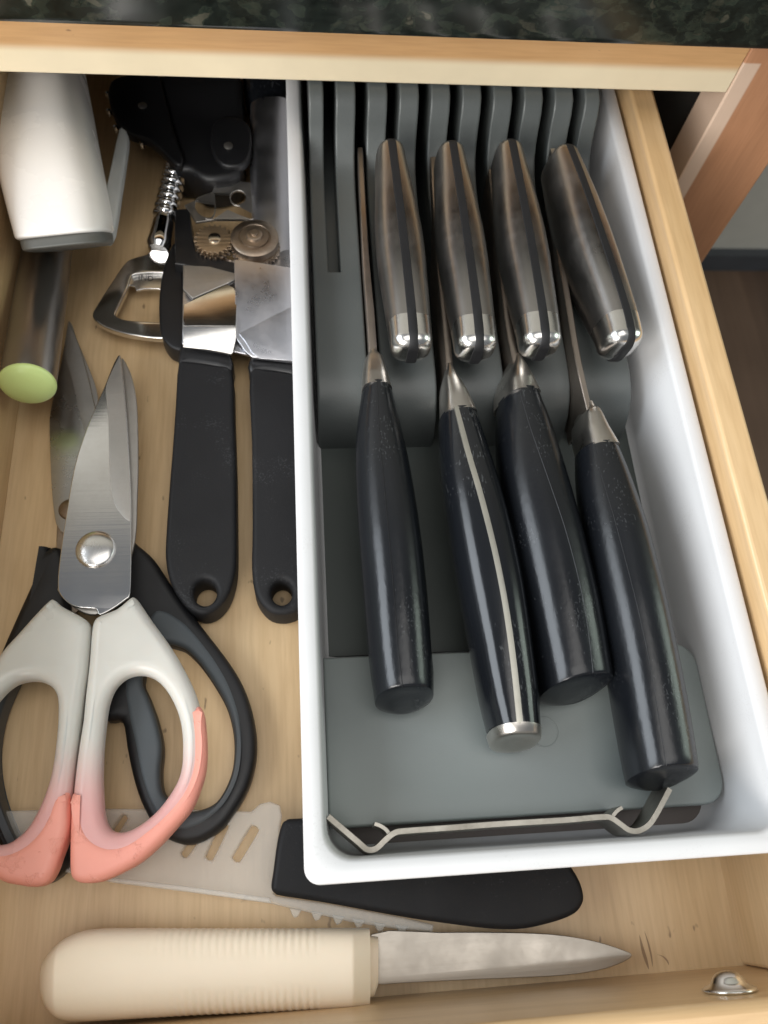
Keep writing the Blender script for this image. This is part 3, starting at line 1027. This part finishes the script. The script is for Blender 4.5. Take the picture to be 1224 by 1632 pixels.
lg_out = Z5([(265, 1134), (240, 1130), (215, 1140), (195, 1165), (175, 1220), (140, 1280), (95, 1325), (45, 1352), (0, 1362), (-40, 1352), (-75, 1300), (-105, 1220), (-125, 1130), (-128, 1065), (-148, 1050), (-168, 1062), (-170, 1130), (-145, 1240), (-104, 1345), (-52, 1436), (0, 1480), (60, 1494), (120, 1502), (172, 1487), (203, 1442), (225, 1382), (246, 1325), (265, 1250)])
plate('coral_grip', rg_out, ZH + 0.045, 1.04, 0.30, M['coral'], sc, smooth=3, res=5, shade=60)
plate('coral_grip', lg_out, ZH + 0.045, 1.04, 0.30, M['coral'], sc, smooth=3, res=5, shade=60)

# ================================================================== BLACK SCISSORS UNDERNEATH
bs_ = thing('scissors', 'black scissors with slate grey lined loops, lying under the coral ones', 'scissors', (-6.5, 8, 0))
ZK = 0.75
b_under = Z8([(345, 95), (380, 180), (430, 300), (470, 400), (490, 480), (480, 560), (440, 700), (360, 900), (300, 700), (330, 300)])
plate('blade', b_under, ZK - 0.13, 0.12, 0.03, M['blade_dull'], bs_, smooth=2, label='lower blade with a pale ground edge')
b_top = Z8([(340, 108), (352, 120), (400, 230), (475, 525), (470, 700), (430, 1000), (380, 1150), (320, 1162), (290, 1130), (275, 1088), (262, 980), (255, 860), (250, 720), (248, 590), (262, 500), (300, 330), (325, 200)])
plate('blade', b_top, ZK, 0.13, 0.02, M['soft_blade'], bs_, smooth=2)
b_gr = Z8([(341, 112), (350, 122), (398, 232), (472, 525), (474, 600), (450, 690), (428, 668), (395, 540), (350, 350), (322, 255)])
plate('ground_edge', b_gr, ZK + 0.012, 0.02, 0.004, M['blade_dull'], bs_, smooth=2)
c = at(112, 812, ZK)
Acc().revolve((c.x, c.y, ZK - 0.3), (c.x, c.y, ZK + 0.13), [(0, 0.4), (0.75, 0.42), (0.9, 0.36), (1, 0.1)]).build('rivet', M['gear_old'], bs_, smooth=50)
plate('tang', Z8([(285, 1120), (330, 1130), (420, 1250), (430, 1450), (380, 1560), (300, 1500), (285, 1300)]), ZK - 0.14, 0.12, 0.03, M['gear_old'], bs_, smooth=2)
ZL = 0.98
k_out = Z5([(500, 150), (540, 165), (600, 220), (660, 310), (740, 420), (800, 500), (870, 590), (930, 680), (970, 770), (994, 870), (1000, 960), (990, 1040), (965, 1120), (920, 1200), (870, 1268), (800, 1318), (740, 1336), (690, 1330), (640, 1306), (590, 1250), (545, 1165), (512, 1060), (490, 950), (472, 852), (415, 850), (395, 800), (395, 650), (430, 450), (460, 300)])
k_hole = Z5([(640, 552), (690, 560), (725, 578), (775, 628), (830, 705), (880, 795), (905, 880), (912, 960), (905, 1040), (880, 1110), (842, 1168), (790, 1196), (740, 1205), (695, 1194), (655, 1155), (632, 1120), (625, 1050), (632, 950), (612, 850), (580, 760), (555, 690), (590, 580)])
kl_out = Z5([(172, 196), (186, 176), (208, 168), (236, 178), (252, 215), (262, 300), (270, 420), (300, 600), (325, 800), (330, 1000), (300, 1200), (268, 1330), (262, 1420), (200, 1478), (150, 1490), (80, 1470), (20, 1400), (-40, 1280), (-90, 1130), (-100, 980), (-70, 800), (-30, 660), (20, 530)])
kl_hole = Z5([(90, 640), (150, 620), (200, 680), (230, 780), (240, 950), (225, 1120), (215, 1260), (190, 1370), (140, 1400), (90, 1370), (40, 1290), (-10, 1150), (-30, 1000), (-10, 850), (40, 720)])
plate('handle', k_out, ZL, 0.95, 0.3, M['black_plastic'], bs_, [k_hole], smooth=3, res=4, shade=60)
plate('handle', kl_out, ZL, 0.95, 0.3, M['black_plastic'], bs_, [kl_hole], smooth=3, res=4, shade=60)
kg_out = Z5([(590, 430), (640, 418), (700, 450), (745, 490), (800, 555), (850, 625), (895, 705), (930, 800), (945, 880), (948, 960), (938, 1050), (915, 1120), (872, 1190), (820, 1238), (770, 1268), (715, 1285), (660, 1275), (615, 1235), (572, 1150), (543, 1060), (522, 950), (500, 850), (482, 740), (490, 650), (530, 540)])
kg_hole = Z5([(640, 549), (690, 557), (728, 575), (778, 625), (833, 703), (883, 793), (908, 879), (915, 960), (908, 1042), (883, 1112), (844, 1171), (791, 1199), (740, 1208), (692, 1197), (652, 1157), (629, 1121), (622, 1050), (629, 950), (609, 851), (577, 761), (552, 690), (588, 577)])
plate('grip_lining', kg_out, ZL + 0.05, 1.03, 0.2, M['slate'], bs_, [kg_hole], smooth=3, res=4, shade=60)
klg_out = Z5([(90, 600), (160, 580), (225, 660), (262, 780), (272, 950), (258, 1130), (245, 1280), (215, 1395), (150, 1432), (80, 1400), (15, 1300), (-40, 1150), (-60, 1000), (-40, 840), (20, 690)])
plate('grip_lining', klg_out, ZL + 0.05, 1.03, 0.2, M['slate'], bs_, [kl_hole], smooth=3, res=4, shade=60)

# ================================================================== CAN OPENER
co = thing('can_opener', 'hand crank can opener with steel jaws, toothed wheels and black rubber handles', 'can opener', (-1.6, 12, 0))
ZC = 1.25
h1L = [(285, 576), (281, 640), (274, 720), (268, 800), (264, 860), (264, 890)]
h1 = [(284, 577), (300, 574), (345, 580), (369, 588), (372, 650), (375, 740), (376, 820), (376, 890), (372, 922), (362, 950), (345, 970), (322, 978), (300, 968), (280, 944), (268, 918), (263, 885), (264, 850), (268, 790), (274, 715), (279, 645)]
hole1 = [(326 + 19 * math.cos(a_ * math.pi / 6), 943 + 21 * math.sin(a_ * math.pi / 6)) for a_ in range(12)]
plate('handle', h1, ZC + 0.2, 1.4, 0.2, M['black_rubber'], co, [hole1], smooth=3, res=5, shade=60)
h2 = [(398, 591), (420, 586), (470, 594), (492, 600), (500, 680), (505, 780), (507, 880), (505, 920), (495, 950), (478, 970), (455, 978), (432, 975), (415, 960), (405, 938), (401, 900), (402, 850), (402, 790), (401, 700)]
hole2 = [(449 + 17 * math.cos(a_ * math.pi / 6), 943 + 20 * math.sin(a_ * math.pi / 6)) for a_ in range(12)]
plate('handle', h2, ZC + 0.2, 1.4, 0.2, M['black_rubber'], co, [hole2], smooth=3, res=5, shade=60)
plate('collar', [(287, 552), (300, 549), (345, 556), (368, 564), (370, 590), (345, 583), (300, 577), (284, 580)], ZC + 0.2, 1.2, 0.2, M['black_plastic'], co, smooth=2, shade=60)
plate('collar', [(398, 568), (430, 566), (485, 574), (492, 602), (460, 594), (420, 589), (398, 593)], ZC + 0.2, 1.2, 0.2, M['black_plastic'], co, smooth=2, shade=60)
ZP = 1.75
plate('head_plate', [(292, 424), (330, 405), (372, 415), (440, 400), (478, 395), (480, 560), (400, 566), (372, 560), (290, 548)], ZP - 0.22, 0.14, 0.03, M['opener'], co, smooth=1)
plate('jaw_plate', ZO([(845, 720), (900, 725), (1200, 765), (1230, 960), (1225, 1245), (940, 1215), (905, 1190), (850, 1118), (838, 1110), (850, 900)]), ZP, 0.16, 0.03, M['opener'], co, smooth=1, zfun=lambda x, y: (y - 19.5) * 0.16)
# upper leaf folded a little prouder along the diagonal crease
plate('jaw_leaf', ZO([(868, 1095), (1230, 930), (1240, 1240), (985, 1222), (940, 1190), (900, 1130)]), ZP + 0.07, 0.055, 0.01, M['opener'], co, smooth=1, zfun=lambda x, y: (y - 19.5) * 0.16)
plate('jaw_plate', ZO([(548, 918), (796, 800), (840, 822), (858, 870), (852, 1045), (545, 1042)]), ZP + 0.32, 0.12, 0.03, M['chrome_soft'], co, smooth=1)
yf = at(*ZO([(700, 1043)])[0], ZP + 0.32).y
plate('folded_lip', ZO([(545, 1044), (852, 1047), (845, 1110), (825, 1168), (815, 1172), (690, 1150), (542, 1138)]), ZP + 0.32, 0.10, 0.02, M['chrome_soft'], co, smooth=1, zfun=lambda x, y: -max(0.0, yf - y) * 0.35)
plate('jaw_plate', ZO([(545, 690), (700, 700), (860, 742), (850, 775), (800, 798), (600, 885), (545, 830)]), ZP + 0.12, 0.2, 0.04, M['blade_dull'], co, smooth=1)
cc = at(388.6, 461.5, ZP)
Acc().revolve((cc.x, cc.y, ZP - 0.1), (cc.x, cc.y, ZP + 0.22), [(0, 0.22), (0.9, 0.21), (1, 0.17), (0.95, 0.11), (0.3, 0.1), (0.3, 0.0)], 24).build('rivet', M['polished'], co, smooth=40)
# bracket with its two holes
br = ZG([(460, 262), (480, 268), (620, 300), (760, 318), (870, 335), (882, 360), (885, 610), (800, 640), (690, 600), (600, 560), (480, 640), (330, 660), (235, 515), (330, 470), (470, 400), (485, 360), (440, 335)])
hA = ZG([(690 + 66 * math.cos(q * math.pi / 6), 448 + 58 * math.sin(q * math.pi / 6)) for q in range(12)])
hB = ZG([(470, 415), (486, 440), (488, 560), (460, 615), (400, 612), (345, 575), (322, 520), (340, 465), (400, 435)])
plate('bracket', br, ZP - 0.35, 0.12, 0.03, M['blade_dull'], co, [hA, hB], smooth=1)
plate('frame', ZG([(150, 550), (255, 540), (280, 575), (300, 760), (330, 900), (480, 960), (720, 1010), (740, 1100), (540, 1090), (215, 1020), (150, 1010)]), ZP - 0.1, 1.3, 0.08, M['black_plastic'], co, smooth=1)


def gear(px, py, z, r_in, r_out, teeth, th, name, mat, parent, ph=0.0, tilt=0.0):
    c_ = at(px, py, z)
    pts = []
    for k in range(teeth):
        for f, r in ((0.0, r_in), (0.3, r_out), (0.5, r_out * 0.98), (0.62, r_in)):
            an = 2 * math.pi * (k + f) / teeth + ph
            pts.append((c_.x + r * math.cos(an), c_.y + r * math.sin(an)))
    me = plate_mesh(pts, [], z, th, 0.02, res=1)
    return finish(name, me, mat, parent, smooth=25), c_


ZGR = ZP + 0.35
g, c1 = gear(340.5, 381, ZGR, 0.70, 0.83, 22, 0.22, 'drive_gear', M['gear_tan'], co)
g2, _ = gear(342, 388, ZGR - 0.3, 0.70, 0.83, 22, 0.2, 'drive_gear', M['gear_old'], co, 0.1)
c1 = at(342, 380, ZGR)
Acc().revolve((c1.x, c1.y, ZGR - 0.6), (c1.x, c1.y, ZGR + 0.1), [(0, 0.25), (0.85, 0.27), (0.95, 0.25), (1, 0.15)], 24).build('axle', M['polished'], co, smooth=40)
c2 = at(406, 381, ZGR)
gear(407, 393, ZGR - 0.3, 0.94, 1.04, 34, 0.2, 'feed_wheel', M['gear_old'], co)
Acc().revolve((c2.x, c2.y, ZGR - 0.35), (c2.x, c2.y, ZGR + 0.42),
              [(0, 0.96), (0.2, 1.008), (0.55, 0.996), (0.62, 0.912), (0.64, 0.672), (0.58, 0.642), (0.58, 0.6), (0.68, 0.576), (0.7, 0.36), (0.85, 0.324), (0.88, 0.264), (0.88, 0.156), (1.0, 0.132), (1.0, 0.0)], 44).build('cutting_wheel', M['gear_old'], co, smooth=35)
# winding key seen edge-on beside the jaws
kk = [(279, 385), (268, 402), (259, 432), (254, 465), (253, 500), (256, 530), (266, 548), (280, 556), (292, 552), (295, 500), (292, 440), (288, 400)]
kh = [(283, 410), (272, 425), (264, 455), (261, 490), (264, 515), (275, 530), (286, 535), (288, 490), (286, 440)]
plate('winding_key', kk, 1.15, 1.05, 0.12, M['black_plastic'], co, smooth=3, shade=60)

# ================================================================== WINGED CORKSCREW
cs = thing('winged_corkscrew', 'black winged corkscrew with chrome rack shaft and bottle opener head', 'corkscrew', (-4.5, 20, 0))
ZX = 1.2
p0, p1 = at(283, 258, ZX), at(261, 352, ZX)
prof = []
for k in range(8):
    a0 = k / 8
    prof += [(a0 + 0.0, 0.36), (a0 + 0.012, 0.50), (a0 + 0.035, 0.54), (a0 + 0.065, 0.50), (a0 + 0.08, 0.36), (a0 + 0.12, 0.33)]
Acc().revolve(p0, p1, prof, 28).build('rack_shaft', M['chrome'], cs, smooth=50)
q0, q1 = at(261, 352, ZX), at(252, 396, ZX - 0.15)
Acc().revolve(q0, q1, [(0, 0.42), (0.1, 0.46), (0.6, 0.48), (0.86, 0.52), (0.95, 0.47), (1.05, 0.40)], 28).build('neck', M['chrome'], cs, smooth=50)
oo = ZO([(365, 600), (410, 590), (460, 610), (560, 650), (650, 700), (720, 800), (770, 900), (800, 980), (770, 1040), (650, 1090), (500, 1110), (410, 1112), (330, 1105), (200, 1082), (100, 1048), (40, 1008), (26, 975), (42, 938), (92, 858), (150, 770), (205, 690), (250, 655), (340, 628)])
oh = ZO([(262, 748), (330, 738), (410, 736), (500, 742), (570, 770), (620, 880), (650, 970), (600, 1005), (500, 1018), (410, 1020), (320, 1014), (230, 1008), (170, 990), (160, 965), (185, 910), (225, 830), (245, 770)])
plate('bottle_opener', oo, 0.95, 0.32, 0.06, M['chrome_soft'], cs, [oh], smooth=3, res=4, shade=60)
plate('cap_lip', ZO([(262, 748), (330, 738), (420, 737), (500, 745), (500, 836), (400, 828), (320, 830), (278, 838), (268, 815), (240, 806)]), 0.78, 0.14, 0.03, M['polished'], cs, smooth=2)
# stamped letters on the lip
cu = bpy.data.curves.new('stamp', 'FONT')
cu.body = 'IND'
cu.size = 0.36 * U
cu.extrude = 0.004 * U
cu.align_x = 'CENTER'
to = bpy.data.objects.new('stamp', cu)
col.objects.link(to)
dg = bpy.context.evaluated_depsgraph_get()
tme = bpy.data.meshes.new_from_object(to.evaluated_get(dg))
bpy.data.objects.remove(to)
pt = at(232, 447, 0.785)
tme.transform(Matrix.Translation((pt.x * U, pt.y * U, 0.786 * U)) @ Matrix.Rotation(-0.06, 4, 'Z'))
finish('stamped_letters', tme, M['black_plastic'], cs, smooth=0)
# body, arms and gear teeth
body = [(236, 120), (372, 118), (385, 150), (388, 230), (380, 275), (330, 284), (300, 268), (272, 262), (250, 200), (236, 160)]
plate('body', body, ZX + 0.75, 1.9, 0.3, M['black_plastic'], cs, smooth=3, shade=60)


def arm(cx, cy, sgn, outline):
    o_ = plate('arm', outline, ZX + 0.95, 0.5, 0.12, M['black_plastic'], cs, smooth=3, shade=60)
    return o_


arm(226, 168, -1, [(176, 130), (205, 118), (250, 118), (262, 150), (276, 205), (292, 252), (282, 262), (262, 244), (236, 222), (206, 212), (186, 192), (174, 162)])
arm(364, 232, 1, [(345, 190), (375, 185), (398, 200), (400, 240), (385, 262), (355, 262), (338, 240), (336, 210)])
for (px, py) in ((171, 150), (173, 178), (184, 204), (198, 210), (203, 219), (216, 218), (226, 229)):
    q = at(px, py, ZX + 0.7)
    Acc().revolve((q.x, q.y, ZX + 0.5), (q.x + 0.02, q.y, ZX + 0.85), [(0, 0.10), (0.6, 0.13), (0.9, 0.10), (1, 0.02)], 12).build('gear_tooth', M['chrome'], cs, smooth=50)
for (px, py) in ((227, 168), (364, 232)):
    q = at(px, py, ZX + 0.97)
    Acc().revolve((q.x, q.y, ZX + 0.7), (q.x, q.y, ZX + 1.02), [(0, 0.2), (0.9, 0.2), (1, 0.12)], 20).build('rivet', M['blade_dull'], cs, smooth=40)

# ================================================================== STEEL TOOL BEHIND THE CAN OPENER
tl = thing('steel_tool', 'steel handled tool with black collar lying behind the can opener wheels', 'utensil', (-0.9, 24, 0))
Rh, *_ = loft_px([(399, 172), (398, 260), (404, 400), (410, 470)], [(470, 172), (470, 260), (476, 400), (480, 470)], [1.7, 0.75], 0.62, N=12, n=2.3, M=32, round1=0.2)
Acc().rings(Rh).build('shaft', M['opener'], tl, smooth=50)
Rh, *_ = loft_px([(384, 112), (388, 140), (392, 168), (396, 182)], [(478, 112), (476, 140), (474, 168), (472, 182)], 0.9, 0.85, N=10, n=2.6, M=32, round1=0.1)
Acc().rings(Rh).build('collar', M['black_gloss'], tl, smooth=50)
plate('loop', [(362, 120), (382, 118), (380, 150), (372, 182), (360, 186), (356, 160)], 1.3, 0.6, 0.15, M['slate'], tl, smooth=3, shade=60)

# ================================================================== WHITE GADGET
wg = thing('kitchen_gadget', 'chunky white plastic handled gadget with grey end band and thin side arm', 'kitchen gadget', (-9.5, 28, 0))
ZW2, HW = 4.0, [1.6, 1.6, 1.55, 1.45]
Lw = [(-72, 60), (-46, 160), (-20, 260), (0, 340), (11, 382)]
Rw = [(106, 60), (125, 160), (143, 260), (158, 338), (161, 366)]
Rh, Cw, Ww, Hw = loft_px(Lw, Rw, ZW2 + 1.2, HW, N=24, dz=-1.2, n=3.3, M=48, round1=0.22)


def undercut(rings, zt, k=0.85):
    return [[Vector((p[0], p[1] + (zt - p[2]) * k, p[2])) for p in r] for r in rings]


Acc().rings(undercut(Rh, ZW2 + 1.4)).build('handle', M['white_gadget'], wg, smooth=60)
dd = (Cw[-1] - Cw[-2]).normalized()
C = [Cw[-1] + dd * f - Vector((0, 0, 0.12)) for f in (0.1, 0.3, 0.62)]
Acc().rings(undercut(loft_rings(C, [Ww[-1] * f for f in (0.93, 0.94, 0.92)], [Hw[-1] * f for f in (0.9, 0.91, 0.9)], n=3.3, M=48, round1=0.12), ZW2 + 1.4)).build('end_band', M['grey_band'], wg, smooth=50)
plate('side_arm', [(189, 205), (196, 203), (204, 214), (200, 250), (191, 310), (182, 365), (172, 380), (163, 372), (160, 345), (166, 310), (178, 255)], 3.4, 0.5, 0.12, M['white_arm'], wg, smooth=2, shade=50)

# ================================================================== STEEL TUBE WITH LIME CAP
tb = thing('tube_handled_utensil', 'brushed steel tube handle with bright lime green end cap along the left wall', 'utensil', (-9.4, 19, 0))
a0, b0 = at(38, 400, 1.5), at(112, 400, 1.5)
a1, b1 = at(1, 606, 2.9), at(88, 614, 2.9)
m0, m1 = (a0 + b0) / 2, (a1 + b1) / 2
rad = (b1 - a1).length / 2
d = (m1 - m0)
m0 = m0 - d * 0.5
Acc().revolve(m0, m1, [(0, rad * 0.95), (0.5, rad), (0.985, rad), (1.0, rad * 0.97), (1.0, 0.2)], 44).build('tube', M['steel_handle'], tb, smooth=40)
dn = d.normalized()
Acc().revolve(m1 - dn * 0.05, m1 + dn * 0.42, [(0, rad * 0.97), (0.12, rad * 1.02), (0.3, rad * 1.01), (0.5, rad * 0.93), (0.7, rad * 0.76), (0.86, rad * 0.52), (0.96, rad * 0.25), (1, 0.01)], 44).build('end_cap', M['lime'], tb, smooth=60)

# ================================================================== SHEATHED KNIFE UNDER THE TRAY
sk = thing('sheathed_knife', 'black handled knife in a frosted slotted blade guard, partly under the white tray', 'knife', (0, -0.5, 0))
ZQ = 1.0
hk = [(449, 1314), (456, 1307), (470, 1304), (560, 1303), (680, 1314), (780, 1328), (850, 1340), (895, 1358), (914, 1384), (926, 1405), (932, 1426), (930, 1441), (918, 1456), (890, 1468), (840, 1480), (790, 1481), (720, 1473), (640, 1461), (520, 1439), (450, 1428), (438, 1424), (432, 1414), (435, 1390), (442, 1340)]
plate('handle', hk, 1.62, 1.5, 0.2, M['black_rubber'], sk, smooth=4, res=5, shade=60)


def frosted():
    m, nt, bs = new_mat('frosted_guard')
    bs.inputs['Base Color'].default_value = (0.88, 0.86, 0.80, 1)
    bs.inputs['Roughness'].default_value = 0.42
    bs.inputs['Alpha'].default_value = 0.28
    n = N_(nt, 'ShaderNodeTexNoise', Scale=120.0, Detail=3.0)
    nt.links.new(coords(nt), n.inputs['Vector'])
    bump(nt, bs, n.outputs['Fac'], 0.15, 0.0005)
    return m


M['frosted'] = frosted()


def slot(x0, y0, x1, y1, w):
    d_ = Vector((x1 - x0, y1 - y0)).normalized()
    n_ = Vector((-d_.y, d_.x)) * w / 2
    out = []
    for (cx, cy), sg in (((x0, y0), 1), ((x1, y1), -1)):
        for k in range(5):
            an = math.pi * k / 4
            p = Vector((cx, cy)) + n_ * sg * math.cos(an) - d_ * sg * math.sin(an) * w / 2
            out.append((p.x, p.y))
    return out


guard = [(-60, 1296), (0, 1292), (150, 1288), (300, 1290), (400, 1293), (414, 1281), (430, 1277), (446, 1283), (449, 1300), (446, 1320), (436, 1424), (440, 1428), (520, 1440), (640, 1462), (692, 1474), (690, 1486), (640, 1482), (560, 1470), (430, 1440), (300, 1421), (180, 1406), (60, 1380), (-60, 1352)]
slots = [slot(404, 1323, 378, 1366, 15), slot(356, 1318, 334, 1364, 14), slot(308, 1340, 294, 1360, 13), slot(196, 1304, 184, 1322, 12), slot(250, 1318, 240, 1345, 12)]
plate('blade_guard', guard, 0.62, 0.55, 0.08, M['frosted'], sk, slots, smooth=1, shade=50)
plate('guard_ridge', [(-60, 1345), (60, 1373), (180, 1399), (300, 1413), (430, 1431), (432, 1440), (300, 1422), (180, 1407), (60, 1381), (-60, 1353)], 0.72, 0.3, 0.06, M['frosted'], sk, smooth=1, shade=50)
for (px, py) in ((470, 1456), (504, 1461), (538, 1467), (571, 1473), (605, 1479), (640, 1483)):
    plate('tooth', [(px - 9, py - 9), (px + 11, py - 6), (px + 5, py + 5), (px - 1, py + 7), (px - 4, py + 3)], 0.55, 0.4, 0.06, M['frosted'], sk, smooth=1, shade=40)

# ================================================================== CREAM-HANDLED PARING KNIFE
ck = thing('paring_knife', 'paring knife with ribbed cream plastic handle lying along the drawer front', 'knife', (0, -2.4, 0))
ZE = 1.1
cL = [(67, 1562), (68.5, 1576), (72, 1592), (84, 1611), (105, 1624), (140, 1626), (200, 1623), (320, 1617), (450, 1611), (560, 1605), (588, 1603)]
cR = [(67, 1558), (68.5, 1545), (74, 1528), (98, 1501), (125, 1486), (155, 1480), (200, 1479), (320, 1479), (450, 1479), (560, 1479), (588, 1479)]
NN = 230
L_, R_ = resample(catmull(cL, 6, False), NN), resample(catmull(cR, 6, False), NN)
C, W, H = [], [], []
for i in range(NN):
    a_, b_ = at(L_[i].x, L_[i].y, ZE), at(R_[i].x, R_[i].y, ZE)
    C.append((a_ + b_) / 2)
    w_ = (b_ - a_) / 2
    w_.z = 0
    W.append(w_)
    H.append(min(1.02, 0.02 + w_.length * 1.0))
RG = []
MM = 48
xr0, xr1 = at(205, 1550, ZE).x, at(522, 1550, ZE).x
for i in range(NN):
    s = W[i].normalized()
    hw = W[i].length
    h_ = H[i]
    t_ = (C[i].x - xr0) / (xr1 - xr0)
    tend = (C[i].x - at(560, 1540, ZE).x) / (at(588, 1540, ZE).x - at(560, 1540, ZE).x)
    if tend > 0:
        h_ *= 1 - 0.35 * tend
    ring = []
    for j in range(MM):
        an = 2 * math.pi * j / MM
        ca, sa = math.cos(an), math.sin(an)
        n_ = 2.9
        x_, z_ = math.copysign(abs(ca) ** (2 / n_), ca) * hw, math.copysign(abs(sa) ** (2 / n_), sa) * h_
        if 0 < t_ < 1 and abs(x_) > 0.34 * hw and z_ > -0.3:
            env = min(1, t_ * 3, (1 - t_) * 12) * min(1, (abs(x_) / hw - 0.34) * 5)
            gph = (t_ * 27) % 1
            k_ = 1 - 0.022 * env * (1 - abs(2 * gph - 1)) ** 1.0
            x_ *= k_
            z_ *= k_
        ring.append(C[i] + s * x_ + Vector((0, 0, z_)))
    RG.append(ring)
d_ = (C[0] - C[1]).normalized()
pre = []
for k in range(9):
    an = math.pi / 2 * (1 - (k + 0.1) / 9)
    sc_ = math.cos(an) ** 0.8
    pre.append([C[0] + d_ * (0.36 * math.sin(an)) + (p - C[0]) * sc_ for p in RG[0]])
Acc().rings(RG).build('handle', M['cream'], ck, smooth=55)
Rh, *_ = loft_px([(586, 1590), (596, 1588), (602, 1570)], [(586, 1492), (596, 1492), (602, 1493)], 0.95, 0.3, N=6, smooth=False, n=3, M=24)
Acc().rings(Rh).build('collar', M['cream'], ck, smooth=40)
bl = [(592, 1489), (700, 1486), (800, 1486), (880, 1489), (940, 1498), (985, 1511), (1008, 1523), (980, 1539), (940, 1549), (880, 1556), (760, 1561), (640, 1567), (606, 1569), (596, 1560)]
plate('blade', bl, 0.95, 0.14, 0.02, M['knife_blade'], ck, smooth=3)
